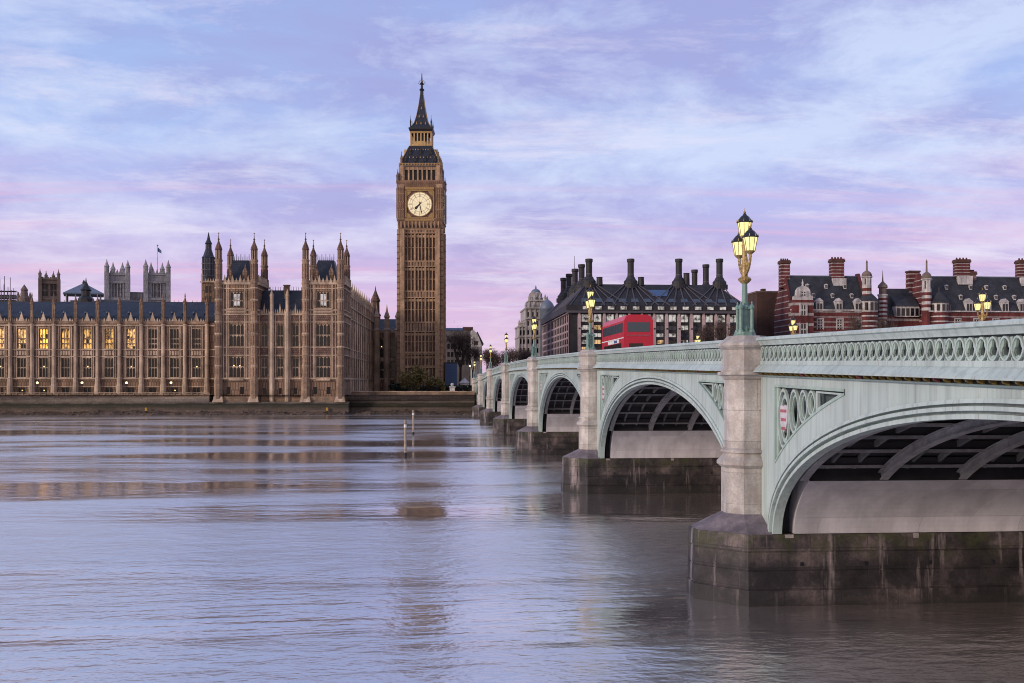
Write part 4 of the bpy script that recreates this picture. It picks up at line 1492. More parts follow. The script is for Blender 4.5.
def cside(P):
    for k in range(11):             # arcade under the dial
        u = -5.4 + 10.8 * k / 10
        fbox(cs, P, u - .18, u + .18, 0.1, .72, zT(228), zT(220), M['tower_trim'])
        if k < 10:
            fbox(cs, P, u + .25, u + .83, .25, .40, zT(227), zT(222), M['dark_glass'])
    for s in (-1, 1):
        fbox(cs, P, s * 5.55 - .95, s * 5.55 + .95, -.4, .15, zT(220), zT(186), M['tower_trim'], HC)
        for e in (-.6, 0, .6):
            fbox(cs, P, s * 5.55 + e - .13, s * 5.55 + e + .13, 0, .30, zT(218), zT(188), M['tower_stone'], HC)
        for py in (194, 202, 210):
            fbox(cs, P, s * 5.55 - .98, s * 5.55 + .98, 0, .26, zT(py) - .15, zT(py) + .15, M['tower_trim'], HC)
    # gilded square round the dial
    q = 4.15
    zc = zT(204.6)
    for u0, u1, a, b in ((-q, q, q - .35, q), (-q, q, -q, -q + .35), (-q, -q + .35, -q, q), (q - .35, q, -q, q)):
        fbox(cs, P, u0, u1, -.3, .12, zc + a, zc + b, M['gilt'], HC)
    fbox(cs, P, -q, q, -.35, -.12, zc - q, zc + q, M['carved'], HC)
    fbox(cs, P, -q, q, -.2, .2, zc + q + .05, zc + q + .75, M['gilt'], HC)
    fbox(cs, P, -q, q, -.2, .2, zc - q - .65, zc - q - .05, M['gilt'], HC)
    for su in (-1, 1):              # corner ornaments of the square
        for sz in (-1, 1):
            cs.add([P(su * 3.75, -.05, zc + sz * 3.75, HC), P(su * 2.35, -.05, zc + sz * 3.75, HC), P(su * 2.9, -.05, zc + sz * 2.9, HC), P(su * 3.75, -.05, zc + sz * 2.35, HC)], [(0, 1, 2, 3)], M['gilt'])


four(cside)
co_ = cs.build('clock_stage', tower)


def dial_side(P, front):
    zc = zT(204.6)
    d = MB()
    n = 48
    Rr = 3.4
    for r0, r1, dd, m in ((0, Rr, -.02, M['dial']), (Rr, Rr + .22, .10, M['gilt'])):
        for k in range(n):
            a, b = 2 * pi * k / n, 2 * pi * (k + 1) / n
            if r0 == 0:
                d.add([P(0, dd, zc, HC), P(r1 * cos(a), dd, zc + r1 * sin(a), HC), P(r1 * cos(b), dd, zc + r1 * sin(b), HC)], [(0, 1, 2)], m)
            else:
                d.add([P(r0 * cos(a), dd, zc + r0 * sin(a), HC), P(r1 * cos(a), dd, zc + r1 * sin(a), HC), P(r1 * cos(b), dd, zc + r1 * sin(b), HC), P(r0 * cos(b), dd, zc + r0 * sin(b), HC)], [(0, 1, 2, 3)], m)
    face = d.build('clock_dial', tower)
    t = MB()
    def bar(pts, d0, m=M['black']):
        v = [P(x, d0, zc + z, HC) for x, z in pts] + [P(x, d0 + .05, zc + z, HC) for x, z in pts]
        k = len(pts)
        t.add(v, [tuple(range(k)), tuple(range(2 * k - 1, k - 1, -1))] + [(i, (i + 1) % k, (i + 1) % k + k, i + k) for i in range(k)], m)
    def radial(x0, y0, x1, y1, wd, d0):
        l = sqrt((x1 - x0) ** 2 + (y1 - y0) ** 2)
        nx, ny = -(y1 - y0) / l * wd / 2, (x1 - x0) / l * wd / 2
        bar([(x0 + nx, y0 + ny), (x1 + nx, y1 + ny), (x1 - nx, y1 - ny), (x0 - nx, y0 - ny)], d0)
    for rad, wd in ((3.38, .07), (2.86, .06), (2.15, .07)):
        for k in range(n):
            a, b = 2 * pi * k / n, 2 * pi * (k + 1) / n
            bar([(rad * cos(a), rad * sin(a)), (rad * cos(b), rad * sin(b)), ((rad + wd) * cos(b), (rad + wd) * sin(b)), ((rad + wd) * cos(a), (rad + wd) * sin(a))], .0)
    rom = ['XII', 'I', 'II', 'III', 'IV', 'V', 'VI', 'VII', 'VIII', 'IX', 'X', 'XI']
    adv = {'I': .13, 'V': .26, 'X': .26}
    for h, s in enumerate(rom):
        a = pi / 2 - h * pi / 6
        er, et = (cos(a), sin(a)), (sin(a), -cos(a))
        tot = sum(adv[c] for c in s)
        u = -tot / 2
        def pt(uu, rr):
            return (er[0] * rr + et[0] * uu, er[1] * rr + et[1] * uu)
        for c in s:
            w_ = adv[c]
            st = {'I': [((.5, 0), (.5, 1))], 'V': [((.1, 1), (.5, 0)), ((.5, 0), (.9, 1))], 'X': [((.1, 0), (.9, 1)), ((.1, 1), (.9, 0))]}[c]
            for (p, q) in st:
                radial(*pt(u + p[0] * w_, 2.26 + .56 * p[1]), *pt(u + q[0] * w_, 2.26 + .56 * q[1]), .055, .02)
            u += w_
        radial(*pt(0, .55), *pt(0, 2.12), .035, .0)
        radial(*pt(0, 2.93), *pt(0, 3.38), .10, .01)
    t.build('numerals', face)
    hd = MB()
    t = hd
    for mins, ln, wd, d0 in ((28, 3.15, .30, .10), ((7 + 28 / 60) * 5, 2.1, .55, .06)):
        a = pi / 2 - mins / 60 * 2 * pi
        e, f = (cos(a), sin(a)), (-sin(a), cos(a))
        pts = [(-.7, wd * .5), (-.35, wd * .3), (ln * .55, wd * .5), (ln * .75, wd * .75 if wd > .3 else wd * .4), (ln, 0), (ln * .75, -wd * .75 if wd > .3 else -wd * .4), (ln * .55, -wd * .5), (-.35, -wd * .3), (-.7, -wd * .5)]
        v = [(e[0] * r + f[0] * q, e[1] * r + f[1] * q) for r, q in pts]
        k = len(v)
        vv = [P(x, d0, zc + z, HC) for x, z in v] + [P(x, d0 + .04, zc + z, HC) for x, z in v]
        hd.add(vv, [tuple(range(k)), tuple(range(2 * k - 1, k - 1, -1))] + [(i, (i + 1) % k, (i + 1) % k + k, i + k) for i in range(k)], M['black'])
    hd.build('hands', face)


four(lambda P: dial_side(P, True))

bl = MB()
HB = 5.75
sqp(bl, [(HC - .6, zT(186)), (HC - .8, zT(184)), (HB - .6, zT(184)), (HB - .6, zT(171.5)), (HB + .25, zT(171)), (HB + .25, zT(169)), (HB - .2, zT(168.5))], M['brown_stone'])


def bside(P):
    for k in range(8):
        u = -4.6 + 9.2 * k / 7
        fbox(bl, P, u - .22, u + .22, -.9, .0, zT(185), zT(171), M['tower_trim'], HB)
        if k < 7:
            fbox(bl, P, u + .26, u + 1.05, -.62, -.55, zT(183), zT(174), M['black'], HB)
            fbox(bl, P, u + .22, u + 1.09, -.6, -.1, zT(174), zT(171), M['tower_trim'], HB)
    for s in (-1, 1):
        fbox(bl, P, s * 5.4 - .7, s * 5.4 + .7, -1.0, .1, zT(186), zT(170), M['tower_trim'], HB)
    fbox(bl, P, -6.3, 6.3, -.2, .5, zT(186.4), zT(184.8), M['tower_trim'], HB)
    for k in range(15):
        u = -5.8 + 11.6 * k / 14
        fbox(bl, P, u - .15, u + .15, .1, .35, zT(170), zT(167.5), M['gilt'], HB)


four(bside)
bl.build('belfry', tower)
lr = MB()
sqp(lr, [(HB, zT(168.8)), (5.3, zT(164)), (4.35, zT(156)), (3.55, zT(150)), (3.5, zT(149.6))], M['iron_roof'])


def rside(P):
    for z_, half, cnt in ((zT(166), 4.3, 4), (zT(158.5), 3.0, 3)):
        for k in range(cnt):
            u = -half + 2 * half * k / (cnt - 1)
            Hh = 5.55 if cnt == 4 else 4.65
            for s in (-1, 1):
                v = [P(u + s * .48, .25, z_, Hh), P(u, .25, z_ + 1.9, Hh), P(u, -1.0, z_ + 1.9, Hh), P(u + s * .48, -1.0, z_, Hh)]
                lr.add(v, [(0, 1, 2, 3)], M['gilt_light'])
            lr.add([P(u - .42, .2, z_, Hh), P(u + .42, .2, z_, Hh), P(u, .2, z_ + 1.6, Hh)], [(0, 1, 2)], M['black'])
    fbox(lr, P, -HB, HB, -.1, .3, zT(168.6), zT(167.9), M['gilt'], HB)


four(rside)
for sx in (-1, 1):
    for sy in (-1, 1):              # gilded hips
        pr = [(5.75, zT(168.8)), (5.3, zT(164)), (4.35, zT(156)), (3.55, zT(150))]
        for (a, za), (b, zb_) in zip(pr, pr[1:]):
            lr.tube((sx * a, DC + sy * a, za), (sx * b, DC + sy * b, zb_), .13, .12, M['gilt_light'], 5)


def rdots(P):
    for z_, half, Hh in ((zT(162), 4.1, 5.05), (zT(153.5), 2.9, 3.98)):
        for k in range(9):
            u = -half + 2 * half * k / 8
            fbox(lr, P, u - .10, u + .10, -.1, .14, z_, z_ + .35, M['gilt_light'], Hh)


four(rdots)
lr.build('lower_roof', tower)
ln = MB()
HL = 3.1
sqp(ln, [(HL + .35, zT(150)), (HL + .35, zT(148.7)), (HL - .9, zT(148.5)), (HL - .9, zT(134.5)), (HL + .1, zT(134)), (HL + .45, zT(132)), (HL + .45, zT(130.5)), (HL - .3, zT(130))], M['black'])


def lside(P):
    fbox(ln, P, -HL + .3, HL - .3, -.88, -.84, zT(148), zT(143), M['lantern_glow'], HL)
    for k in range(7):
        u = -HL + .15 + (2 * HL - .3) * k / 6
        fbox(ln, P, u - .17, u + .17, -.3, .0, zT(148.7), zT(134), M['gilt_light'], HL)
    fbox(ln, P, -HL, HL, -.3, .05, zT(136), zT(134), M['gilt'], HL)
    fbox(ln, P, -HL - .3, HL + .3, -.1, .18, zT(132), zT(131), M['gilt'], HL)


M['lantern_glow'] = glow('belfry_lantern', (1., .55, .20), .38, .1, .8)
four(lside)
ln.build('lantern', tower)
sp = MB()
sqp(sp, [(HL - .1, zT(130)), (2.1, zT(125)), (1.5, zT(118)), (.86, zT(106)), (.46, zT(95)), (.42, zT(91))], M['iron_roof'])


def sside(P):
    for z_, half, cnt, Hh in ((zT(127), 1.3, 3, 2.75), (zT(119.5), .6, 2, 1.95), (zT(111), 0, 1, 1.4)):
        for k in range(cnt):
            u = 0 if cnt == 1 else -half + 2 * half * k / (cnt - 1)
            sp.add([P(u - .22, .1, z_, Hh), P(u + .22, .1, z_, Hh), P(u, .1, z_ + .9, Hh)], [(0, 1, 2)], M['gilt'])


four(sside)
for sx in (-1, 1):
    for sy in (-1, 1):
        pr = [(3.0, zT(130)), (2.1, zT(125)), (1.5, zT(118)), (.86, zT(106)), (.46, zT(95))]
        for (a, za), (b, zb_) in zip(pr, pr[1:]):
            sp.tube((sx * a, DC + sy * a, za), (sx * b, DC + sy * b, zb_), .10, .08, M['gilt'], 5)
sp.build('spire', tower)
fi = MB()
fi.lathe(0, DC, [(.42, zT(91.5)), (.75, zT(90.5)), (.5, zT(89.5)), (.32, zT(88.5)), (.28, zT(85)), (.55, zT(84.3)), (.5, zT(83.7)), (.22, zT(83)), (.18, zT(79)), (.08, zT(73.5))], M['black'], 8)
fi.ball((0, DC, zT(82)), .38, M['gilt'])
for a in (0, pi / 2):
    for s in (-1, 1):
        fi.tube((0, DC, zT(86)), (s * 1.0 * cos(a), DC + s * 1.0 * sin(a), zT(84)), .09, .05, M['black'], 4)
        fi.tube((s * 1.0 * cos(a), DC + s * 1.0 * sin(a), zT(84)), (s * .45 * cos(a), DC + s * .45 * sin(a), zT(80.5)), .06, .04, M['black'], 4)
fi.build('finial', tower)
for hx, zlo, zhi, r in ((5.4, zT(170), zT(155), .34), (6.35, zT(187), zT(173), .42), (3.0, zT(131), zT(118), .2)):
    for sx in (-1, 1):
        for sy in (-1, 1):
            p = MB()
            pinnacle_pts(p, sx * hx, DC + sy * hx, zlo, zhi, r, M['brown_stone'] if r > .3 else M['black'], 8)
            p.build('corner_pinnacle', tower)

# ------------------------------------------------------------------ river walls
wf = PF
rw = MB()
x0, x1 = PF.x(-90, -.5), LP0 - 1.2
rw.prism([(-1.2, -2), (-.9, 2.2), (-.6, 2.3), (-.5, 4.2), (8.2, 4.2), (8.2, -2)], 'x', x0, x1, M['quay'])
rw.box(x0, x1, -.72, -.1, 4.2, 4.42, M['stone_plain'])
n = int((x1 - x0) / 1.3)
for k in range(n + 1):
    x = x0 + (x1 - x0) * k / n
    rw.box(x - .16, x + .16, -.6, -.25, 4.42, 5.0, M['stone_plain'])
rw.box(x0, x1, -.5, -.34, 4.42, 4.85, M['stone_plain'])
rw.box(x0, x1, -.66, -.18, 5.0, 5.15, M['stone_pale'])
o = rw.build('terrace_wall', None, (PF.ox, PF.oy, 0))
o.rotation_euler.z = PF.rot
tag(o, 'long stone river terrace wall under the lit palace windows, weedy at its foot', 'river wall')
rw = MB()
rw.prism([(-1.6, -2), (-1.3, 2.3), (-.9, 2.4), (-.8, 3.0), (2.2, 3.0), (2.2, -2)], 'x', LP0 - 1.18, RP1 + 1.1, M['quay'])
o = rw.build('plinth_wall', None, (PF.ox, PF.oy, 0))
o.rotation_euler.z = PF.rot
tag(o, 'dark weedy river wall at the foot of the two turreted palace towers', 'river wall')
rw = MB()
x1 = PF.x(474.5, 4)
rw.prism([(1.9, -2), (2.2, 1.6), (3.4, 2.0), (3.6, 3.1), (4.4, 3.2), (4.5, 4.35), (9, 4.35), (9, -2)], 'x', RP1 - .4, x1, M['quay'])
rw.box(RP1 + 1.12, x1, 4.35, 4.85, 4.35, 5.25, M['stone_plain'])
rw.box(RP1 + 1.12, x1, 4.25, 4.95, 5.25, 5.42, M['stone_pale'])
o = rw.build('embankment_wall', None, (PF.ox, PF.oy, 0))
o.rotation_euler.z = PF.rot
tag(o, 'stepped stone embankment wall between the palace and the bridge', 'river wall')
# bank downstream of the bridge
rw = MB()
rw.prism([(254, -2), (254.5, 5.2), (257, 5.2), (257, -2)], 'x', PF.x(474.5, 4) - 17, 900, M['quay'])
tag(rw.build('river_wall'), 'stone river wall seen low through the bridge arches on the far bank', 'river wall')

# the muddy foreshore left by the low tide along the walls
rn = random.Random(31)
xl_, xr_ = PF.x(-90, -.5), PF.x(474, 4)
N_ = int((xr_ - xl_) / .8)
ph1 = [rn.uniform(0, 6.28) for _ in range(4)]
rows = []
for k in range(N_ + 1):
    x = xl_ + (xr_ - xl_) * k / N_
    back = 2.6 if x > RP1 + 1 else -1.0 if x < LP0 - 1.2 else -1.3
    wob = .55 * sin(x * .21 + ph1[0]) + .4 * sin(x * .53 + ph1[1]) + .25 * sin(x * 1.3 + ph1[2])
    row = []
    for j in range(7):
        u = j / 6
        y = back - (2.6 + .9 * wob + (1.8 if x > RP1 + 1 else 0)) * (1 - u)
        z = -.25 + (1.15 + .45 * wob) * u ** 1.2 + rn.uniform(-.10, .10) * (1 if 0 < j < 6 else .4)
        row.append((x, y, z))
    rows.append(row)
fs = MB()
fs.strip(rows, M['mud'])
for _ in range(420):
    k = rn.randrange(N_)
    x, y, z = rows[k][rn.randrange(1, 6)]
    q = rn.uniform(.10, .34)
    fs.hull([(x + rn.uniform(-q, q) * 1.5, y + rn.uniform(-q, q), z + rn.uniform(-.1, q)) for _ in range(9)], M['mud'])
o = fs.build('foreshore', None, (PF.ox, PF.oy, 0))
o.rotation_euler.z = PF.rot
structure(o)

# terrace lamps
def terrace_lamp():
    root = thing('terrace_lamp', 'x', 'lamp')
    s = MB()
    s.lathe(0, 0, [(.16, 0), (.14, .5), (.07, .6), (.055, 2.9), (.10, 2.95)], M['black'], 8)
    s.build('post', root)
    g = MB()
    g.ball((0, 0, 3.2), .26, M['lamp_far'])
    g.build('globe', root)
    return root


tl = terrace_lamp()
names = ['small globe lamp on the terrace below the second and third lit windows', 'small globe lamp on the terrace left of the twin church towers',
         'small globe lamp on the terrace below the right church tower', 'small globe lamp on the terrace beside the left turreted tower']
for k, px in enumerate((37.3, 82, 126.5, 171)):
    o = tl if k == 0 else copy_tree(tl)
    x = PF.x(px, 1.0)
    c, s = cos(PF.rot), sin(PF.rot)
    o.location = (PF.ox + c * x - s * 1.0, PF.oy + s * x + c * 1.0, 4.2)
    o['label'] = names[k]
    o['group'] = 'globe lamps along the palace terrace'

# tide markers on the wall and timber posts in the river
for px, lab in ((146, 'small yellow marker at the foot of the terrace wall left of the turreted towers'), (327, 'small yellow marker at the water below the right turreted tower')):
    x = PF.x(px, -1.9)
    root = thing('tide_marker', lab, 'marker', (PF.ox + cos(PF.rot) * x + sin(PF.rot) * 1.9, PF.oy + sin(PF.rot) * x - cos(PF.rot) * 1.9, 0), 0, 'yellow markers on the river wall')
    b = MB()
    b.lathe(0, 0, [(.12, -1), (.12, 1.0)], M['black'], 8)
    b.build('post', root)
    b = MB()
    b.box(-.22, .22, -.12, .12, .95, 1.45, M['yellow'])
    b.prism([(-.3, 1.45), (.3, 1.45), (0, 1.8)], 'y', -.14, .14, M['yellow'])
    b.build('head', root)
for (px, yb, yt, lab) in ((405.3, 457, 420, 'pale timber post standing in the river, the nearer and taller of two'), (413.3, 435, 410, 'pale timber post standing in the river, the farther of two')):
    t = EYE * FPX / (yb - HY)
    a = (px - CX) / FPX
    x, y = t * (a * cos(YAW) + sin(YAW)), t * (-a * sin(YAW) + cos(YAW))
    root = thing('mooring_post', lab, 'post', (x, y, 0), 0, 'timber posts in the river')
    h = (yb - yt) * t / FPX
    b = MB()
    b.lathe(0, 0, [(.13, -2.5), (.13, h - .12), (.09, h)], M['timber'], 10)
    b.build('shaft', root)
    b = MB()
    b.lathe(0, 0, [(.14, h * .80), (.14, h * .88)], M['white_paint'], 10)
    b.lathe(0, 0, [(.142, h * .0), (.142, h * .12)], M['black'], 10)
    b.build('bands', root)


# ------------------------------------------------------------------ skyline behind the palace
def spires4(mb, x0, x1, y0, y1, z0, z1, r, m):
    for x in (x0, x1):
        for y in (y0, y1):
            mb.lathe(x, y, [(r, z0), (r, z0 + (z1 - z0) * .4), (r * 1.2, z0 + (z1 - z0) * .45), (r * .5, z0 + (z1 - z0) * .7), (.05, z1)], m, 8)


AF = Frame(-190, 520, R(15))
abbey = thing('church', 'pale grey church with twin pinnacled towers rising behind the palace roof', 'church', (AF.ox, AF.oy, 0), AF.rot)
for pa, pb in ((105, 129.5), (144, 170)):
    z = lambda py: AF.z(py, (pa + pb) / 2, 0)
    a, b = AF.x(pa, 0), AF.x(pb, 0)
    D = b - a
    xc = (a + b) / 2
    t = MB()
    t.wall(a + .5, b - .5, GZ, z(273), [(xc - 2.3, xc + 2.3, z(297), z(284))], 0, 1.2, M['abbey'])
    t.box(a + .5, b - .5, 1.4, D, GZ, z(273), M['abbey'])
    for py in (274, 282, 299):
        t.box(a, b, -.5, D + .5, z(py) - .5, z(py) + .4, M['abbey'])
    for x in (a + .8, b - .8):
        for y in (0, D):
            t.box(x - 1.1, x + 1.1, y - 1.1, y + 1.1, GZ, z(272), M['abbey'])
    for k in range(5):
        x = a + 2.8 + (D - 5.6) * k / 4
        t.prism([(x - .7, z(273)), (x + .7, z(273)), (x, z(269))], 'y', -.3, .3, M['abbey'])
        t.box(x - .25, x + .25, -.25, .1, z(299), z(283), M['abbey'])
    o = t.build('tower', abbey)
    for x in (a + .8, b - .8):
        for y in (0, D):
            x = x if y == 0 else x + (2.6 if x < xc else -2.6)
            q = MB()
            q.lathe(x, y, [(1.1, z(272)), (1.1, z(267.5)), (1.3, z(267)), (.55, z(263.5)), (.05, z(259.5))], M['abbey'], 8)
            q.build('pinnacle', o)
    g = window_mesh(xc - 2.3, xc + 2.3, z(297), z(284), 1.0, 2, [z(290)], M['dark_glass'], M['abbey'], fw=.5)
    g.build('window', o)
nv = MB()
nv.box(AF.x(129, 0), AF.x(144, 0), 4, 60, GZ, AF.z(292, 136, 4), M['abbey'])
nv.build('nave', abbey)
fl = MB()
fx = AF.x(157.5, 10)
fl.tube((fx, 10, AF.z(273, 157, 10)), (fx, 10, AF.z(245.5, 157, 10)), .22, .10, M['white_stone'], 6)
fl.ball((fx, 10, AF.z(245.5, 157, 10)), .4, M['gilt'])
fp = fl.build('flagpole', abbey)
fg = MB()
fg.strip([[(fx + .1 + .45 * k, 10 + .2 * sin(k * 1.3), AF.z(251.5, 157, 10) - .25 * k), (fx + .1 + .45 * k, 10 + .2 * sin(k * 1.3), AF.z(247, 157, 10) - .45 * k)] for k in range(5)], M['blue_panel'])
fg.build('flag', fp)

CF = Frame(-150, 400, R(18))
ct = thing('church_tower', 'square brown church tower with four pinnacles above the palace roof', 'church tower', (CF.ox, CF.oy, 0), CF.rot)
a, b = CF.x(38.5, 0), CF.x(60, 0)
z = lambda py: CF.z(py, 49, 0)
t = MB()
xc, D = (a + b) / 2, b - a
hl = [(xc - 2.7, xc - .3, z(296), z(284)), (xc + .3, xc + 2.7, z(296), z(284))]
t.wall(a + .3, b - .3, GZ, z(279), hl, 0, .8, M['brown_stone'])
t.box(a + .3, b - .3, .9, D, GZ, z(279), M['brown_stone'])
for x in (a + .5, b - .5):
    for y in (0, D):
        t.box(x - .6, x + .6, y - .6, y + .6, GZ, z(279), M['brown_stone'])
for py in (279, 283, 299):
    t.box(a - .1, b + .1, -.35, D + .3, z(py) - .25, z(py) + .25, M['brown_stone'])
for k in range(6):
    x = a + 1.4 + (D - 2.8) * k / 5
    t.box(x - .35, x + .35, -.2, .2, z(279), z(277), M['brown_stone'])
t.build('body', ct)
for x in (a + .5, b - .5):
    for y in (0, D):
        p = MB()
        pinnacle_pts(p, x if y == 0 else x + (1.9 if x < xc else -1.9), y, z(279), z(268.5), .55, M['brown_stone'])
        p.build('pinnacle', ct)
for h in hl:
    window_mesh(*h, .6, 1, [z(290)], M['black'], M['brown_stone'], fw=.25).build('louvre', ct)

HF = Frame(-120, 330, R(17))
hall = thing('canopied_hall', 'low hall under a blue grey pyramid roof behind the palace roof', 'hall', (HF.ox, HF.oy, 0), HF.rot)
a, b = HF.x(63, 0), HF.x(104, 0)
xc = (a + b) / 2
z = lambda py: HF.z(py, 84, 0)
t = MB()
t.lathe(xc, (b - a) / 2, [((b - a) / 2, z(294)), ((b - a) / 2, z(293)), (.6, z(282.5))], M['lead'], 4)
t.lathe(xc, (b - a) / 2, [(.5, z(283)), (.5, z(281)), (.05, z(278))], M['black'], 8)
t.build('roof', hall)
t = MB()
for x in (a + 1, xc, b - 1):
    for y in (1, b - a - 1):
        t.tube((x, y, GZ), (x, y, z(293.5)), .3, .3, M['scaffold'], 6)
t.box(a + 2, b - 2, 2, b - a - 2, GZ, z(300), M['lead'])
t.build('frame', hall)
t = MB()
t.box(b - 2, HF.x(142, 4), 4, 18, GZ, z(298), M['lead'])
t.build('annexe', hall)

SF = Frame(-100, 290, 0)
fl_ = thing('fleche', 'small black spire standing before the blue grey pyramid roof', 'spire', (SF.x(86, 0) + SF.ox, SF.oy, 0))
z = lambda py: SF.z(py, 86, 0)
t = MB()
t.lathe(0, 0, [(1.9, GZ), (1.9, z(299)), (1.5, z(297)), (1.1, z(296)), (1.1, z(291)), (1.35, z(290)), (.7, z(286)), (.2, z(282)), (.04, z(277.5))], M['black'], 8)
t.build('spirelet', fl_)
fl2 = thing('fleche', 'small dark spire on the palace skyline left of the brown church tower', 'spire', (SF.x(24.3, 0) + SF.ox, SF.oy, 0))
t = MB()
z = lambda py: SF.z(py, 24, 0)
t.lathe(0, 0, [(1.3, GZ), (1.3, z(298)), (.9, z(296)), (.75, z(291)), (.9, z(290)), (.3, z(286)), (.04, z(284.5))], M['brown_stone'], 8)
for sx in (-1, 1):
    t.lathe(sx * 1.5, 0, [(.4, GZ), (.4, z(297)), (.05, z(292))], M['brown_stone'], 8)
t.build('spirelet', fl2)
sc = thing('scaffolding', 'steel scaffold poles on the skyline at the left edge', 'scaffolding', (SF.ox, SF.oy + 10, 0))
S2 = Frame(SF.ox, SF.oy + 10, 0)
t = MB()
for k, px in enumerate((-6, -2, 1.5, 4.5, 8, 11.5, 15)):
    x = S2.x(px, 0)
    top = S2.z((277, 283, 290, 276, 287, 290, 292)[k], px, 0)
    for y in (0, 4):
        t.tube((x, y, GZ), (x, y, top), .09, .09, M['scaffold'], 5)
for py in (291, 295, 300):
    zz = S2.z(py, 4, 0)
    t.tube((S2.x(-6, 0), 0, zz), (S2.x(17, 0), 0, zz), .09, .09, M['scaffold'], 5)
    t.box(S2.x(-6, 0), S2.x(14, 0), .2, 3.8, zz - .9 * (py > 292), zz, M['scaffold'])
t.build('poles', sc)

VF = Frame(-58, 268, 0)
vt = thing('stair_tower', 'stone tower with dark glazed octagonal lantern behind the left turreted palace tower', 'tower', (VF.ox, VF.oy, 0))
a, b = VF.x(201.5, 0), VF.x(219, 0)
xc = (a + b) / 2 - .9
z = lambda py: VF.z(py, 209, 0)
t = MB()
t.box(a, b, 0, 5, GZ, z(281), M['stone'])
t.box(a - .3, b, -.3, 5.2, z(282.5), z(281), M['stone_pale'])
for k in range(7):
    x = a + .4 + k * .62
    t.prism([(x - .2, z(281)), (x + .2, z(281)), (x, z(278))], 'y', -.1, .15, M['stone_pale'])
for px in (206.5, 210):
    x = VF.x(px, 0)
    for py0, py1 in ((293, 286), (303, 296)):
        t.box(x - .3, x + .3, -.03, .1, z(py0), z(py1), M['dark_glass'])
pinnacle_pts(t, a + .2, -.1, z(283), z(268), .28, M['stone_pale'])
t.build('body', vt)
t = MB()
t.lathe(xc, 2.4, [(1.55, z(281)), (1.50, z(257)), (1.62, z(256.5)), (1.25, z(255)), (1.1, z(253)), (.72, z(248)), (.70, z(243)), (.85, z(242.5)), (.4, z(238.5)), (.06, z(231))], M['iron_roof'], 8)
for k in range(16):
    an = pi / 8 + k * pi / 8
    t.tube((xc + 1.62 * cos(an), 2.4 + 1.62 * sin(an), z(281)), (xc + 1.58 * cos(an), 2.4 + 1.58 * sin(an), z(257)), .08, .08, M['scaffold'], 4)
for py in (275, 269, 263):
    t.lathe(xc, 2.4, [(1.63, z(py) - .1), (1.63, z(py) + .1)], M['scaffold'], 8)
t.build('lantern', vt)


# ------------------------------------------------------------------ trees
def make_tree(name, label, cat, loc, h, w, trunk_h, leaf, n_leaf, seed, leaf_size=.35, group=None, bare=False, dense=.6):
    rn = random.Random(seed)
    root = thing(name, label, cat, loc, 0, group)
    tk = MB()
    r0 = .035 * h
    tk.tube((0, 0, -.3), (.02 * h, 0, trunk_h), r0, r0 * .7, M['bark'], 7)
    tips = []
    def grow(p, d, ln, r, lev):
        q = p + d * ln
        tk.tube(p, q, r, r * .62, M['bark'], 5)
        tips.append((q, lev))
        if lev < (4 if bare else 3):
            for _ in range(rn.choice((2, 3, 3)) if lev else 5):
                nd = (d + Vector((rn.uniform(-1, 1), rn.uniform(-1, 1), rn.uniform(-.35, .75))) * .85).normalized()
                grow(q, nd, ln * rn.uniform(.58, .82), r * .6, lev + 1)
    grow(Vector((.02 * h, 0, trunk_h * .85)), Vector((0, 0, 1)), (h - trunk_h) * .26, r0 * .7, 0)
    # fit the limbs to the wanted spread
    mx = max(max(abs(t[0].x), abs(t[0].y)) for t in tips)
    mz = max(t[0].z for t in tips)
    fx, fz = (w / 2 * .92) / mx, (h * .97 - trunk_h) / (mz - trunk_h)
    fit = lambda v: (v[0] * (fx if v[2] > trunk_h * .9 else 1), v[1] * (fx if v[2] > trunk_h * .9 else 1), trunk_h + (v[2] - trunk_h) * fz if v[2] > trunk_h else v[2])
    tk.v = [fit(v) for v in tk.v]
    tk.build('trunk', root)
    cr = MB()
    ends = [fit(t[0]) for t in tips if t[1] >= 2]
    for _ in range(n_leaf):
        e = rn.choice(ends)
        sp_ = w * .085 * (1.6 if rn.random() < .2 else 1.0)
        p = Vector((e[0] + rn.gauss(0, sp_), e[1] + rn.gauss(0, sp_), e[2] + rn.gauss(0, sp_ * .8)))
        if p.z < trunk_h * .5:
            continue
        d1 = Vector((rn.gauss(0, 1), rn.gauss(0, 1), rn.gauss(0, 1))).normalized()
        d2 = d1.cross(Vector((rn.gauss(0, 1), rn.gauss(0, 1), rn.gauss(0, 1)))).normalized()
        s1 = leaf_size * rn.uniform(.6, 1.3)
        s2 = s1 * (.055 if bare else .55)
        cr.add([p - d1 * s1, p + d2 * s2, p + d1 * s1, p - d2 * s2], [(0, 1, 2, 3)], leaf)
    cr.build('crown', root)
    return root


def spot(px, Y):
    a = (px - CX) / FPX
    t = Y / (cos(YAW) - a * sin(YAW))
    return (t * (a * cos(YAW) + sin(YAW)), Y)


def ptree(px, py, Y, wpx, label, leaf, n, seed, **kw):
    """tree whose top is seen at (px, py), standing at distance Y"""
    x, y = spot(px, Y)
    h = EYE + (HY - py) / FPX * Y - GZ
    make_tree(kw.pop('name', 'tree'), label, kw.pop('cat', 'tree'), (x, y, GZ), h, wpx * Y / FPX, h * kw.pop('tf', .25), leaf, n, seed, **kw)




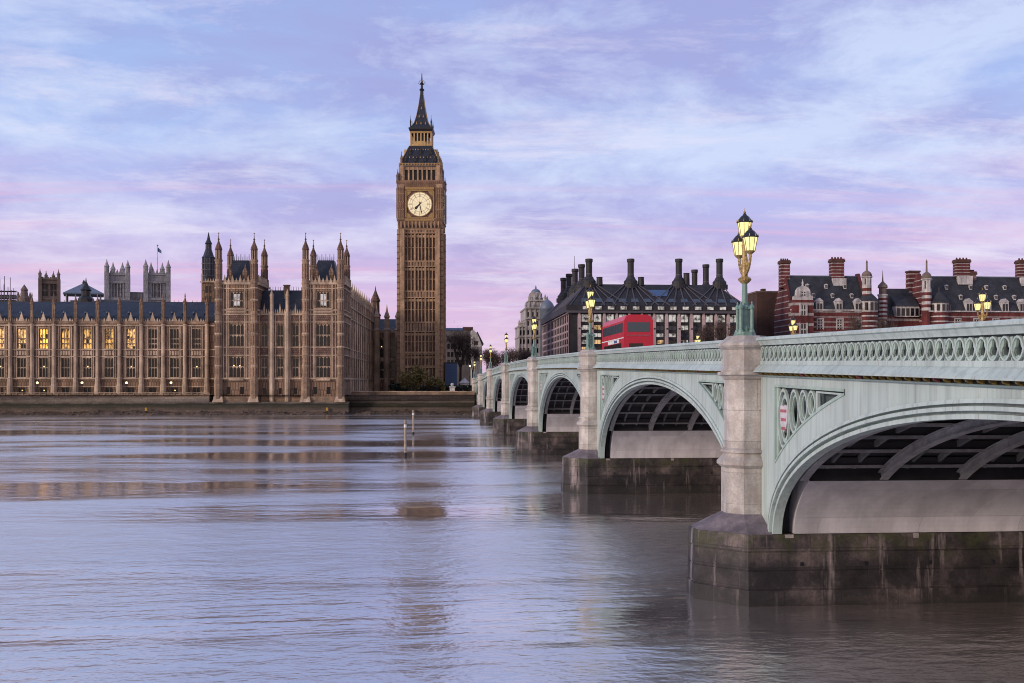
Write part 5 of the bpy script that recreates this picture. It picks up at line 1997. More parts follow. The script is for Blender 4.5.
def make_bush(px, py, Y, wpx, label, leaf, n, seed):
    rn = random.Random(seed)
    x, y = spot(px, Y)
    h = EYE + (HY - py) / FPX * Y - GZ
    w_ = wpx * Y / FPX
    root = thing('bush', label, 'bush', (x, y, GZ))
    st = MB()
    cl = []
    for k in range(9):
        a = rn.uniform(0, 2 * pi)
        d = rn.uniform(.15, .95) ** .6
        c = Vector((cos(a) * d * w_ * .36, sin(a) * d * w_ * .36, h * rn.uniform(.35, .95) * (1.05 - .55 * d)))
        cl.append((c, w_ * rn.uniform(.12, .2)))
        st.tube((c.x * .2, c.y * .2, -.2), (c.x * .6, c.y * .6, c.z * .5), .09, .06, M['bark'], 5)
        st.tube((c.x * .6, c.y * .6, c.z * .5), c, .06, .03, M['bark'], 5)
    st.build('trunk', root)
    cr = MB()
    for _ in range(n):
        c, r_ = rn.choice(cl)
        d = Vector((rn.gauss(0, 1), rn.gauss(0, 1), rn.gauss(0, 1))).normalized()
        p = c + d * r_ * rn.uniform(.3, 1.15)
        p.z = min(p.z, h) if p.z > .1 else rn.uniform(.1, h * .4)
        d1 = Vector((rn.gauss(0, 1), rn.gauss(0, 1), rn.gauss(0, 1))).normalized() * .27
        d2 = d1.cross(Vector((rn.gauss(0, 1), rn.gauss(0, 1), 1))).normalized() * .17
        cr.add([p - d1, p + d2, p + d1, p - d2], [(0, 1, 2, 3)], leaf)
    cr.build('crown', root)


make_bush(413, 361, 268, 37, 'olive green bush before the foot of the clock tower, the larger of two', M['leaf_olive'], 2500, 1)
make_bush(436, 369, 272, 22, 'dark olive bush at the right corner of the clock tower foot', M['leaf_olive'], 1500, 2)
make_bush(396, 378, 276, 18, 'low dark bush left of the olive bush below the clock tower', M['leaf_dark'], 900, 12)
ptree(459, 332, 330, 40, 'tall bare brown tree right behind the clock tower', M['twigs'], 2600, 3, bare=True, leaf_size=.75, tf=.12, group='bare trees at the far end of the bridge')
ptree(472, 345, 345, 24, 'bare brown tree left of the far bridge lamps', M['twigs'], 1800, 4, bare=True, leaf_size=.8, tf=.12, group='bare trees at the far end of the bridge')
for k, (px, py, Y, wp, lab) in enumerate(((500, 352, 420, 26, 'bare dark tree low behind the far bridge lamps'), (515, 349, 430, 26, 'bare dark tree left of the domed white building'),
                                          (486, 350, 410, 22, 'bare dark tree behind the tiny far lamps'), (527, 350, 400, 20, 'bare dark tree at the foot of the domed white building'))):
    ptree(px, py, Y, wp, lab, M['twigs'], 2400, 20 + k, bare=True, leaf_size=1.0, tf=.15, group='bare trees at the far end of the bridge')
for k, (px, py, Y, wp, lab) in enumerate(((858, 308, 285, 30, 'bare tree before the left red brick building'), (885, 312, 285, 26, 'bare tree in the gap between the two red brick buildings'),
                                          (700, 322, 278, 22, 'bare tree before the dark chimneyed building, left of the nearest lamp'), (722, 318, 278, 24, 'bare tree before the dark chimneyed building, just beside the nearest lamp'))):
    ptree(px, py, Y, wp, lab, M['twigs'], 1700, 40 + k, bare=True, leaf_size=.55, group='bare trees on the embankment')


# ------------------------------------------------------------------ street end beyond the bridge
OF = Frame(0, 370, 0)
ob = thing('office_building', 'grey office building with a blue roof edge right of the clock tower', 'building', (OF.ox, OF.oy, 0))
t = MB()
x0, x1, x2 = OF.x(445, 0), OF.x(463, 0), OF.x(473, 0)
z = lambda py: OF.z(py, 460, 0)
hs = [(x0 + .8 + 1.3 * k, x0 + 1.7 + 1.3 * k, z(q + 5), z(q)) for k in range(7) for q in (336, 344, 352, 360)]
t.wall(x0, x2, GZ, z(330.5), hs, 0, .3, M['grey_block'])
t.box(x0, x2, .5, 20, GZ, z(330.5), M['grey_block'])
t.build('wall', ob)
t = MB()
t.box(x0, x1, -.2, 14, z(330.5), z(328), M['blue_panel'])
t.box(x1 + .01, x2, -.1, 14, z(330.5), z(327), M['brown_brick'])
t.build('roof', ob)
for h in hs:
    t = MB()
    t.box(h[0], h[1], .25, .3, h[2], h[3], M['dark_glass'])
    t.build('window', ob)
gb = thing('gabled_house', 'pale stone house with stepped gable left of the far bridge lamps', 'house', (OF.ox, OF.oy, 0))
t = MB()
y0 = -14
x0, x1 = OF.x(472, y0), OF.x(482, y0)
z = lambda py: OF.z(py, 476, y0)
t.prism([(x0, GZ), (x1, GZ), (x1, z(345)), (x0 + (x1 - x0) * .55, z(334)), (x0 + (x1 - x0) * .2, z(330)), (x0, z(330))], 'y', y0, y0 + 12, M['white_stone'])
t.build('wall', gb)
t = MB()
t.prism([(x1 + .3, z(345.5)), (x0 + (x1 - x0) * .55, z(333.2)), (x0 + (x1 - x0) * .55, z(331.5)), (x1 + .6, z(344))], 'y', y0 - .3, y0 + 12, M['slate'])
t.build('roof', gb)
for py in (341, 350):
    w_ = MB()
    w_.box(x0 + .6, x0 + 2.0, y0 - .06, y0 + .05, z(py + 4), z(py), M['dark_glass'])
    w_.build('window', gb)
HX = Frame(0, 312, 0)
hd = thing('site_hoarding', 'blue panelled hoarding at the right foot of the clock tower', 'hoarding', (HX.ox, HX.oy, 0))
t = MB()
x0, x1 = HX.x(445, 0), HX.x(457, 0)
z = lambda py: HX.z(py, 450, 0)
for k in range(4):
    a = x0 + (x1 - x0) * k / 4
    t.box(a + .02, a + (x1 - x0) / 4 - .02, 0, .12, GZ, z(363.5), M['blue_panel'])
t.box(x0, x1, .12, 3.5, GZ, z(364.5), M['blue_panel'])
t.build('panels', hd)
t = MB()
t.box(x0 - .1, x1 + .1, -.1, 3.6, z(363.4), z(362.2), M['slate'])
t.build('capping', hd)
KX = Frame(0, 300, 0)
ks = thing('kiosk', 'small white kiosk with dark roof left of the far bridge lamps', 'kiosk', (KX.x(464.5, 0) + KX.ox, KX.oy, 0))
t = MB()
t.lathe(0, 0, [(1.3, GZ), (1.3, GZ + 2.6)], M['white_paint'], 8)
t.box(-.5, .5, -1.34, -1.2, GZ + 1.0, GZ + 2.2, M['dark_glass'])
t.build('body', ks)
t = MB()
t.lathe(0, 0, [(1.6, GZ + 2.6), (1.6, GZ + 2.8), (.8, GZ + 3.5), (.1, GZ + 4.3)], M['white_stone'], 8)
t.build('roof', ks)
MX = Frame(0, 251, 0)
mn = thing('gate_pier', 'white stone pier with ball finial on the embankment wall near the bridge', 'gate pier', (MX.x(452.3, 0) + MX.ox, MX.oy, 0))
t = MB()
t.lathe(0, 0, [(.8, 4.2), (.8, 4.6), (.6, 4.7), (.6, 6.2), (.75, 6.3), (.75, 6.5), (.3, 6.6)], M['white_stone'], 4)
t.build('shaft', mn)
t = MB()
t.ball((0, 0, 6.95), .42, M['white_stone'])
t.build('finial', mn)
hg = thing('hedge', 'dark clipped hedge along the street below the clock tower', 'hedge', (0, 0, 0))
t = MB()
rn = random.Random(5)
xa, xb = spot(396, 280)[0], spot(476, 280)[0]
for _ in range(2600):
    p = Vector((rn.uniform(xa, xb), 280 + rn.uniform(-.8, .8), GZ + rn.uniform(0, 2.1)))
    d1 = Vector((rn.gauss(0, 1), rn.gauss(0, 1), rn.gauss(0, 1))).normalized() * .28
    d2 = d1.cross(Vector((rn.gauss(0, 1), rn.gauss(0, 1), 1))).normalized() * .2
    t.add([p - d1, p + d2, p + d1, p - d2], [(0, 1, 2, 3)], M['leaf_dark'])
t.build('foliage', hg)
t = MB()
for k in range(20):
    x = xa + (xb - xa) * k / 19
    t.tube((x, 280, GZ - .2), (x, 280, GZ + 1.4), .08, .05, M['bark'], 5)
t.build('stems', hg)
for k, (px, py, Y, lab) in enumerate(((470, 366, 285, 'small street lamp lit yellow beyond the end of the bridge'),)):
    o = copy_tree(tl)
    x, y = spot(px, Y)
    o.location = (x, y, EYE + (HY - py) / FPX * Y - 3.2)
    o['label'] = lab
    o['group'] = 'street lamps beyond the bridge'
    b = MB()
    b.lathe(0, 0, [(.12, GZ - o.location.z), (.12, .1)], M['black'], 8)
    b.build('footing', o)

# domed white government block
DF = Frame(0, 430, 0)
db = thing('domed_building', 'pale stone baroque building with a domed turret beyond the bridge', 'building', (DF.ox, DF.oy, 0))
z = lambda py: DF.z(py, 535, 0)
X = lambda px: DF.x(px, 0)
for nm, pa, pb, top, yl, dep in (('wall', 526, 549, 308, 0, 26), ('side_wing', 519.5, 525.9, 326, 1.5, 20), ('attic', 530, 546, 300, 3, 12)):
    t = MB()
    xa_, xb_ = X(pa), X(pb)
    zt = z(top)
    zlo = GZ if nm != 'attic' else z(309)
    hs = []
    nn = max(2, int((xb_ - xa_) / 1.9))
    rows_n = 7 if nm != 'attic' else 1
    for r_ in range(rows_n):
        for c in range(nn):
            xx = xa_ + (xb_ - xa_) * (c + .5) / nn
            za_ = zt - 3.6 - r_ * 3.7
            if za_ > zlo + 1:
                hs.append((xx - .36, xx + .36, za_, za_ + 1.9))
    t.wall(xa_, xb_, zlo, zt, hs, yl, .5, M['portland'])
    t.box(xa_, xb_, yl + .6, yl + dep, zlo, zt - .01, M['portland'])
    for k in range(nn + 1):
        xx = xa_ + (xb_ - xa_) * k / nn
        t.box(xx - .22, xx + .22, yl - .35, yl, zlo, zt, M['portland'])
    for dz in (0, 4.4, 11.6):
        if zt - dz > zlo:
            t.box(xa_ - .3, xb_ + .3, yl - .7, yl + dep + .2, zt - dz - .3, zt - dz + .3, M['portland'])
    for k in range(4):
        xx = xa_ + (xb_ - xa_) * k / 3
        t.lathe(xx, yl + .2, [(.5, zt), (.5, zt + 1.0), (.65, zt + 1.1), (.3, zt + 1.9), (.03, zt + 2.8)], M['portland'], 8)
    o2 = t.build(nm, db)
    for h in hs:
        t = MB()
        t.box(h[0], h[1], yl + .42, yl + .5, h[2], h[3], M['dark_glass'])
        t.build('window', o2)
t = MB()
xc = X(537.5)
t.lathe(xc, 7, [(2.9, z(301)), (2.9, z(297)), (3.2, z(296.6)), (2.3, z(296)), (2.1, z(292)), (2.4, z(291.6)), (2.0, z(291))], M['portland'], 8)
for k in range(8):
    a = k * pi / 4
    t.box(xc + 2.3 * cos(a) - .3, xc + 2.3 * cos(a) + .3, 7 + 2.3 * sin(a) - .3, 7 + 2.3 * sin(a) + .3, z(300), z(292), M['portland'])
to = t.build('turret', db)
t = MB()
t.lathe(xc, 7, [(2.0, z(291.2)), (1.9, z(290)), (1.5, z(288.6)), (.8, z(287.6)), (.35, z(287.2)), (.35, z(286)), (.04, z(283.5))], M['lead'], 16, smooth=True)
t.build('dome', to)
t = MB()
xd = X(547)
t.lathe(xd, -1, [(2.9, GZ), (2.9, z(310)), (3.1, z(309.5)), (2.9, z(307)), (2.4, z(304)), (1.5, z(301.5)), (.6, z(300)), (.3, z(298.5)), (.05, z(296))], M['lead'], 16, smooth=True)
t.build('dome', db)
# ------------------------------------------------------------------ dark building with many chimneys
QF = Frame(0, 288, 0)
ph = thing('office_block', 'dark bronze roofed block with tall round chimneys and pale stone columns behind the bus', 'building', (QF.ox, QF.oy, 0))
PX0, PX1 = QF.x(568.5, 0), QF.x(742.5, 0)
z = lambda py: QF.z(py, 655, 0)
DEP = 66.0
ze, zr = z(313), QF.z(284.6, 655, 6)
t = MB()
pitch = (QF.x(727.9, 0) - QF.x(653.9, 0)) / 6
xcol = [QF.x(653.9, 0) + pitch * k for k in range(-6, 7)]
xs_ = [c + pitch / 2 for c in xcol if PX0 + .5 < c + pitch / 2 < PX1 - .5]
rows_ = [(z(322), z(314.6)), (z(330), z(325.5)), (z(337), z(333.5)), (z(344), z(340)), (z(352), z(347))]
hs = [(c - 1.05, c + 1.05, a, b) for c in xs_ for a, b in rows_]
t.wall(PX0, PX1, GZ, ze, hs, 0, .5, M['bronze'])
nside = 17
pt = DEP / nside
hs2 = [(pt * (k + .5) - 1.1, pt * (k + .5) + 1.1, a, b) for k in range(nside) for a, b in rows_]
t.wall(0, DEP, GZ, ze, hs2, PX0, .5, M['bronze'], 'x')
t.box(PX0 + .6, PX1 - .02, .6, DEP, GZ, ze - .1, M['bronze'])
wo = t.build('wall', ph)
rn = random.Random(11)
for h in hs:
    g = 'pale_lit' if h[3] > z(324) else rn.choice(['dark_glass', 'dim_lit', 'sky_glass', 'pale_lit'])
    window_mesh(*h, .42, 1, [], M[g], M['bronze_rib'], head=False).build('window', wo)
t = MB()
for k, h in enumerate(hs2):
    t.box(PX0 + .42, PX0 + .5, h[0], h[1], h[2], h[3], M['pale_lit'] if k % 9 == 0 and k < 20 else M['dark_glass'])
sw_ = t.build('side_windows', wo)
for c in xcol:
    if PX0 < c < PX1:
        co2 = MB()
        co2.box(c - .42, c + .42, -.75, .0, GZ, z(318), M['pink_stone'])
        co2.hull([(c - .42, -.75, z(318)), (c + .42, -.75, z(318)), (c - .42, 0, z(318)), (c + .42, 0, z(318)), (c - .22, -.5, z(312.5)), (c + .22, -.5, z(312.5)), (c - .22, 0, z(312.5)), (c + .22, 0, z(312.5))], M['pink_stone'])
        co2.lathe(c, -.80, [(.22, z(329.5)), (.22, z(328))], M['black'], 8)
        co2.build('column', ph)
t = MB()
for k in range(nside + 1):
    y = pt * k
    t.box(PX0 - .14, PX0, y - .3, y + .3, GZ, ze - .6, M['pink_stone'])
for a, b in rows_:
    t.box(PX0 - .10, PX0 + .01, 0, DEP, b + .3, b + .75, M['pink_stone'])
t.build('side_columns', ph)
rf = MB()
ins = 6.0
E = [(PX0 - .7, -.9), (PX1 + .7, -.9), (PX1 + .7, DEP + .7), (PX0 - .7, DEP + .7)]
I = [(PX0 + ins, ins), (PX1 - ins, ins), (PX1 - ins, DEP - ins), (PX0 + ins, DEP - ins)]
rf.hull([(x, y, ze + .2) for x, y in E] + [(x, y, zr) for x, y in I] + [(x, y, ze + 2.0) for x, y in E], M['bronze'])
ro = rf.build('roof', ph)
lerp = lambda a, b, u: a + (b - a) * u
zse = ze + 2.0
# dormer and skylight rows in the roof slope
for k, c in enumerate(xs_):
    d = MB()
    d.box(c - 1.0, c + 1.0, -1.15, .6, z(310.3), z(306.6), M['bronze_rib'])
    d.box(c - .85, c + .85, -1.2, -1.1, z(309.9), z(306.9), M['pale_lit'])
    u0, u1 = .10, .26
    d.build('dormer', ro)
    q = MB()
    def sl(u, xx, e=.12):
        return (xx, lerp(-.9, ins, u) - e, lerp(zse, zr, u) + e)
    q.add([sl(.14, c - 1.15), sl(.14, c + 1.15), sl(.30, c + .85), sl(.30, c - .85)], [(0, 1, 2, 3)], M['sky_glass'])
    q.add([sl(.14, c - 1.15, .02), sl(.14, c + 1.15, .02), sl(.30, c + .85, .02), sl(.30, c - .85, .02)], [(0, 1, 2, 3)], M['bronze_rib'])
    q.build('skylight', ro)
q = MB()
c = QF.x(658.3, 4)
q.add([sl(.42, c - 2.0), sl(.42, c + 2.0), sl(.72, c + 3.0), sl(.72, c - 3.0)], [(0, 1, 2, 3)], M['blue_panel'])
q.build('skylight', ro)


def chimney(px, ptop, yl, zbase, wide=1.0, ribs=None):
    """round metal stack on a flared base"""
    m = MB()
    x = QF.x(px, yl)
    zt = QF.z(ptop, px, yl)
    r = .90 * wide
    hb = 3.3
    m.lathe(x, yl, [(2.35 * wide, zbase - .6), (2.35 * wide, zbase + .7), (1.95 * wide, zbase + .8), (1.95 * wide, zbase + 1.5), (1.5 * wide, zbase + 2.0), (1.4 * wide, zbase + 2.1), (1.2 * wide, zbase + 2.6), (r * 1.1, zbase + 2.8), (r, zbase + hb), (r, zt - 1.0), (r * 1.18, zt - .85), (r * 1.18, zt)], M['bronze'], 16)
    m.lathe(x, yl, [(r * 1.02, zbase + hb), (r * 1.06, zbase + hb + .15), (r * 1.02, zbase + hb + .3)], M['bronze_rib'], 16)
    m.lathe(x, yl, [(r * .98, zt - .02), (r * .98, zt + .06)], M['white_stone'], 16)
    o = m.build('chimney', ro)
    return x


zt0 = zr - .6
front = [chimney(px, 259, ins + .6, zt0) for px in (589, 630.7, 678.8, 719.5)]
yy = ins
for px, py, d in ((581.6, 264.5, 20), (575, 269, 33), (569, 274, 46), (563.4, 278, 58)):
    chimney(px, py, d, zt0)
for px, py, d in ((705.9, 264.6, 26), (694.6, 269.8, 42)):
    chimney(px, py, d, zt0)
for px, py in ((599.5, 278), (641, 278), (686.5, 274)):
    m = MB()
    x = QF.x(px, ins)
    m.lathe(x, ins, [(.9, zr - .3), (.8, QF.z(py, px, ins)), (.9, QF.z(py - .8, px, ins))], M['bronze'], 12)
    m.build('roof_vent', ro)
for fx_ in front:                    # raised ribs fanning from each chimney to the eaves
    for k in range(-3, 4):
        xe = fx_ + k * pitch * .92
        if PX0 < xe < PX1:
            MB().tube((xe, -.95, zse), (fx_ + k * .55, ins - .2, zr + .1), .22, .18, M['bronze_rib'], 4).build('roof_rib', ro)
for x_, s in ((PX0 - .7, 1), (PX1 + .7, -1)):
    MB().tube((x_, -.9, zse), (x_ + s * (ins + .7), ins, zr), .25, .2, M['bronze_rib'], 4).build('roof_rib', ro)
for k in range(14):
    y = 4 + k * 4.4
    MB().tube((PX0 - .72, y, zse), (PX0 + ins, min(max(y, ins), DEP - ins), zr + .05), .2, .18, M['bronze_rib'], 4).build('roof_rib', ro)
rb = MB()
rb.box(PX0 - .9, PX1 + .9, -1.1, -.9, ze - .1, ze + .5, M['bronze_rib'])
rb.build('gutter', ro)
m = MB()
x = QF.x(574.5, 34)
m.tube((x, 34, zr), (x, 34, QF.z(256, 574, 34)), .15, .06, M['black'], 6)
m.build('mast', ro)

# plain brown block
BF = Frame(0, 330, 0)
bb = thing('brick_block', 'plain dark brown brick block between the chimneyed building and the red brick building', 'building', (BF.ox, BF.oy, 0))
t = MB()
x0, x1 = BF.x(757, 0), BF.x(778, 0)
zz = BF.z(292.5, 766, 0)
t.box(x0, x1, 0, 14, GZ, zz, M['brown_brick'])
t.build('wall', bb)
t = MB()
t.box(x0 - .2, x1 + .2, -.2, 14.2, zz, zz + .5, M['brown_stone'])
t.box(x0 + 3, x0 + 4.2, 4, 6, zz + .5, zz + 1.6, M['brown_brick'])
t.build('coping', bb)


# ------------------------------------------------------------------ red brick buildings with white bands
def striped(mb, x0, x1, y0, y1, z0, z1, n, e=.06):
    mb.box(x0, x1, y0, y1, z0, z1, M['red_brick'])
    for k in range(n):
        zz = z0 + (z1 - z0) * (k + .6) / n
        h = (z1 - z0) / n * .13
        mb.box(x0 - e, x1 + e, y0 - e, y1 + e, zz - h, zz + h, M['band_stone'])


def brick_house(NF, name, label, pl, pr, gable, chim, dorm, small, spire, cone, ridge_px, eave_px, bands=7):
    h = thing(name, label, 'building', (NF.ox, NF.oy, 0), NF.rot)
    pc = (pl + pr) / 2
    z = lambda py, d=0: NF.z(py, pc, d)
    x0, x1 = NF.x(pl, 0), NF.x(pr, 0)
    D = 15.0
    ze, zr = z(eave_px), z(ridge_px, D / 2)
    wl = MB()
    nwin = max(3, int((x1 - x0) / 5.2))
    hs = []
    for k in range(nwin):
        c = x0 + (x1 - x0) * (k + .5) / nwin
        hs.append((c - .85, c + .85, z(329), z(319.5)))
        hs.append((c - .85, c + .85, z(347), z(336)))
    wl.wall(x0, x1, GZ, ze, hs, 0, .35, M['red_brick'])
    # the end walls follow the roof
    gp = [(0, GZ), (D, GZ), (D, ze), (D / 2 + .9, zr + .9), (D / 2 - .9, zr + .9), (0, ze)]
    wl.prism(gp, 'x', x0 + .002, x0 + .7, M['red_brick'])
    wl.prism(gp, 'x', x1 - .7, x1 - .002, M['red_brick'])
    wl.box(x0 + .7, x1 - .7, .5, D, GZ, ze - .05, M['red_brick'])
    for k in range(bands):
        zz = z(312 + k * 5.0)
        wl.box(x0 - .05, x1 + .05, -.07, -.001, zz - .15, zz + .15, M['band_stone'])
    for k in range(11):
        zz = ze - 8 + k * 1.75
        inset = 0 if zz < ze else (zz - ze) / (zr + .9 - ze) * (D / 2 - .9)
        if zz < zr:
            wl.box(x0 - .07, x0 - .001, inset + .02, D - inset - .02, zz - .15, zz + .15, M['band_stone'])
    wl.box(x0 - .2, x1 + .2, -.45, .0, ze - .35, ze, M['white_stone'])
    wl.build('wall', h)
    for hh in hs:
        wd = window_mesh(*hh, .28, 1, [hh[2] + (hh[3] - hh[2]) * .5], M['dark_glass'], M['white_stone'], head=False, fw=.22)
        wd.box(hh[0] - .25, hh[0], -.1, .02, hh[2] - .2, hh[3] + .3, M['white_stone'])
        wd.box(hh[1], hh[1] + .25, -.1, .02, hh[2] - .2, hh[3] + .3, M['white_stone'])
        wd.box(hh[0] - .25, hh[1] + .25, -.12, .0, hh[3] + .02, hh[3] + .35, M['white_stone'])
        wd.build('window', h)
    r = MB()
    r.prism([(-.2, ze), (D + .2, ze), (D / 2 + .6, zr), (D / 2 - .6, zr)], 'x', x0 + .72, x1 - .72, M['grey_slate'])
    r.box(x0 + .8, x1 - .8, D / 2 - .35, D / 2 + .35, zr, zr + .3, M['lead'])
    ro = r.build('roof', h)
    for px, py, big in dorm + small:
        x = NF.x(px, 0)
        wdt = 1.05 if big else .42
        zt = z(py)
        hgt = 3.0 if big else 1.1
        # how far back the slope is at this height
        u = max(0, (zt - hgt - ze) / (zr - ze))
        yb = u * (D / 2 - .6) - .1
        d = MB()
        d.box(x - wdt, x + wdt, yb - .1, yb + 2.6, zt - hgt, zt, M['white_stone'])
        gl_h = hgt * .7
        for s in (-1, 1):
            d.box(x + s * wdt * .42 - wdt * .3, x + s * wdt * .42 + wdt * .3, yb - .14, yb - .09, zt - hgt + .3, zt - hgt + .3 + gl_h, M['dark_glass'])
        d.prism([(x - wdt - .15, zt), (x + wdt + .15, zt), (x, zt + wdt * 1.0)], 'y', yb - .25, yb + 3.2, M['white_stone'])
        d.build('dormer', ro)
    for pa, pb, pt_, pbot, wide in chim:
        c = MB()
        a, b = NF.x(pa, D / 2), NF.x(pb, D / 2)
        za, zb_ = z(pbot, D / 2), z(pt_, D / 2)
        striped(c, a, b, D / 2 - 1.3, D / 2 + 1.3, za - 2, zb_ - 1.0, 7)
        c.box(a - .25, b + .25, D / 2 - 1.55, D / 2 + 1.55, zb_ - 1.0, zb_ - .35, M['brown_brick'])
        c.box(a - .1, b + .1, D / 2 - 1.4, D / 2 + 1.4, zb_ - .35, zb_, M['red_brick'])
        for k in range(4):
            xx = a + (b - a) * (k + .5) / 4
            c.lathe(xx, D / 2, [(.26, zb_), (.2, zb_ + .6)], M['brown_brick'], 8)
        if wide:
            c.box(a - .15, b + .15, D / 2 - 2.6, D / 2 - 1.32, za - 2.6, za, M['white_stone'])
        c.build('chimney', h)
    if gable:
        g = MB()
        pa, pb, py_top, py_base = gable
        a, b = NF.x(pa, -1.6), NF.x(pb, -1.6)
        zb_, zt = z(py_base, -1.6), z(py_top, -1.6)
        striped(g, a, b, -1.6, 2, GZ, zb_, 9)
        c = (a + b) / 2
        hw = (b - a) / 2
        hgt = zt - zb_
        prof = [(c - hw * .95, zb_), (c + hw * .95, zb_), (c + hw * .95, zb_ + hgt * .16), (c + hw * .72, zb_ + hgt * .22)]
        prof += [(c + hw * .70 * cos(k * pi / 10), zb_ + hgt * (.36 + .30 * sin(k * pi / 10))) for k in range(0, 11)]
        prof += [(c - hw * .72, zb_ + hgt * .22), (c - hw * .95, zb_ + hgt * .16)]
        g.prism(prof, 'y', -1.62, -.6, M['white_stone'])
        g.lathe(c, -1.1, [(.4, zb_ + hgt * .62), (.2, zb_ + hgt * .74), (.3, zb_ + hgt * .78), (.03, zt)], M['white_stone'], 8)
        go = g.build('gabled_bay', h)
        for q, wv, hv in ((zb_ + hgt * .2, .9, 1.1), (zb_ - 4.4, .9, 2.8), (zb_ - 10.2, 1.0, 3.2), (zb_ - 15, 1.0, 3.2)):
            w2 = window_mesh(c - wv, c + wv, q, q + hv, -1.68, 1, [q + hv * .5], M['dark_glass'], M['white_stone'], head=False, fw=.28)
            w2.box(c - wv - .3, c - wv, -1.9, -1.6, q - .2, q + hv + .3, M['white_stone'])
            w2.box(c + wv, c + wv + .3, -1.9, -1.6, q - .2, q + hv + .3, M['white_stone'])
            w2.build('window', go)
    for px, tip, base in spire:
        s_ = MB()
        x = NF.x(px, 1)
        zb_, zt = z(base, 1), z(tip, 1)
        k = zt - zb_
        for j in range(8):
            s_.lathe(x, 1, [(1.25, GZ if j == 0 else zb_ - 6 + j * .9), (1.25, zb_ - 6 + (j + 1) * .9)], M['red_brick'] if j % 2 == 0 else M['white_stone'], 8)
        s_.lathe(x, 1, [(1.2, zb_ + 1.2), (1.2, zb_ + k * .38), (1.5, zb_ + k * .40), (1.5, zb_ + k * .43)], M['white_stone'], 8)
        s_.lathe(x, 1, [(1.45, zb_ + k * .43), (1.4, zb_ + k * .50), (1.1, zb_ + k * .57), (.5, zb_ + k * .62), (.28, zb_ + k * .64), (.22, zb_ + k * .9), (.30, zb_ + k * .92), (.03, zt)], M['brown_stone'], 12)
        for j in range(4):
            a = pi / 4 + j * pi / 2
            s_.box(x + 1.1 * cos(a) - .2, x + 1.1 * cos(a) + .2, 1 + 1.1 * sin(a) - .2, 1 + 1.1 * sin(a) + .2, zb_ + 1.4, zb_ + k * .36, M['black'])
        s_.build('turret', h)
    for pa, pb, tip, ea, lo in cone:
        c = MB()
        a, b = NF.x(pa, -1), NF.x(pb, -1)
        xc, r_ = (a + b) / 2, (b - a) / 2 * .9
        zt, ze2, zl = z(tip, -1), z(ea, -1), z(lo, -1)
        c.lathe(xc, 1.2, [(r_, GZ), (r_, zl)], M['red_brick'], 16)
        c.lathe(xc, 1.2, [(r_ + .08, zl), (r_ + .08, ze2)], M['white_stone'], 16)
        for j in range(3):
            zz = zl - 1.2 - j * 1.5
            c.lathe(xc, 1.2, [(r_ + .05, zz - .2), (r_ + .05, zz + .2)], M['white_stone'], 16)
        co3 = c.build('round_bay', h)
        for j in range(5):
            an = -pi / 2 + (j - 2) * .55
            w3 = MB()
            w3.tube((xc + (r_ + .10) * cos(an), 1.2 + (r_ + .10) * sin(an), zl + .5), (xc + (r_ + .10) * cos(an), 1.2 + (r_ + .10) * sin(an), ze2 - .5), .42, .42, M['dark_glass'], 6)
            w3.build('window', co3)
        c = MB()
        c.lathe(xc, 1.2, [(r_ + .5, ze2), (r_ + .3, ze2 + .3), (r_ * .8, lerp(ze2, zt, .4)), (r_ * .4, lerp(ze2, zt, .75)), (.3, zt), (.3, zt + .6), (.03, zt + 1.6)], M['grey_slate'], 16)
        c.build('conical_roof', co3)
    return h


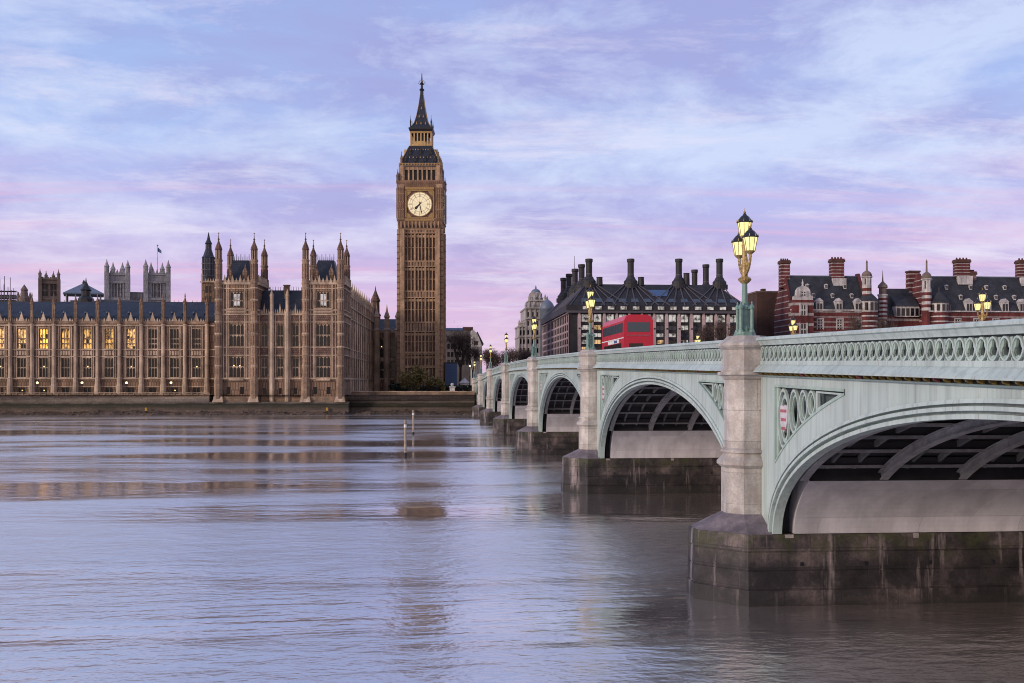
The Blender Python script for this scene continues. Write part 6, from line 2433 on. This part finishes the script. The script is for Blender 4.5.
NF1 = Frame(0, 300, 0)
brick_house(NF1, 'red_brick_building', 'left red brick building with white bands, striped chimneys and a white curved gable', 791, 869,
            (793, 813.5, 279, 300), [(780, 788.5, 261, 282, False), (830.5, 842.5, 259, 279, True)],
            [(819.5, 301.5, True), (838.8, 301.5, True), (858, 301.5, True)],
            [(816.5, 293.8, False), (835.5, 293.8, False), (854.8, 293.8, False), (812.5, 283.8, False), (831.5, 283.8, False), (850.5, 283.8, False)],
            [(866.8, 259.5, 289)], [(861, 881, 290, 300.5, 311.5)], 276.7, 309.5)
NF2 = Frame(0, 300, 0)
brick_house(NF2, 'red_brick_building', 'right red brick building with white bands and a thin spired turret at its left corner', 929, 1062,
            None, [(955, 968, 260, 277, True), (1017.5, 1030, 260, 278, True), (968.5, 974, 272, 277, False)],
            [(969, 302, True), (987.5, 302, True), (1005, 302, True), (1022.5, 302, True), (1041, 302, True)],
            [(953.5, 285, False), (978, 285, False), (994, 285, False), (1012.5, 285, False), (964.5, 295.5, False), (1000, 295.5, False), (1018.5, 295.5, False)],
            [(926.6, 260, 294)], [(933, 952.5, 291, 303, 312.5)], 277.6, 311)
# the link between them
LF = Frame(0, 306, 0)
lk = thing('link_building', 'low slate roofed link with white dormers between the two red brick buildings', 'building', (LF.ox, LF.oy, 0))
z = lambda py: LF.z(py, 903, 0)
t = MB()
x0, x1 = LF.x(880.5, 0), LF.x(924, 0)
striped(t, x0, x1, 0, 12, GZ, z(316), 8)
t.build('wall', lk)
t = MB()
t.prism([(0, z(316)), (12, z(316)), (6.5, z(287)), (5.5, z(287))], 'x', x0 + 3, x1 - 1, M['grey_slate'])
t.build('roof', lk)
t = MB()
a, b = LF.x(907.5, 6), LF.x(918, 6)
striped(t, a, b, 4.8, 7.2, z(298), LF.z(272.5, 912, 6), 6)
t.box(a - .2, b + .2, 4.6, 7.4, LF.z(272.5, 912, 6), LF.z(271, 912, 6), M['brown_brick'])
t.build('chimney', lk)
t = MB()
a, b = LF.x(896, -1), LF.x(919, -1)
t.box(a, b, -1.2, 3, z(317), z(306.5), M['white_stone'])
for k in range(5):
    xx = a + (b - a) * (k + .5) / 5
    t.box(xx - .5, xx + .5, -1.26, -1.15, z(316), z(308.5), M['dark_glass'])
t.prism([(-1.5, z(306.5)), (3.4, z(306.5)), (3.4, z(295)), (2.8, z(295))], 'x', a, b, M['grey_slate'])
t.build('dormer', lk)
t = MB()
x = LF.x(882.7, -2)
zb_ = z(303)
t.lathe(x, -2, [(1.2, GZ), (1.2, z(297)), (1.4, z(296.5)), (1.4, z(295))], M['white_stone'], 8)
for k in range(6):
    t.lathe(x, -2, [(1.23, z(322 - k * 4.2)), (1.23, z(320 - k * 4.2))], M['red_brick'], 8)
t.lathe(x, -2, [(1.0, z(295)), (1.0, z(289)), (1.35, z(288.5)), (1.2, z(286)), (.4, z(283)), (.22, z(282)), (.03, z(271))], M['brown_stone'], 8)
t.build('turret', lk)
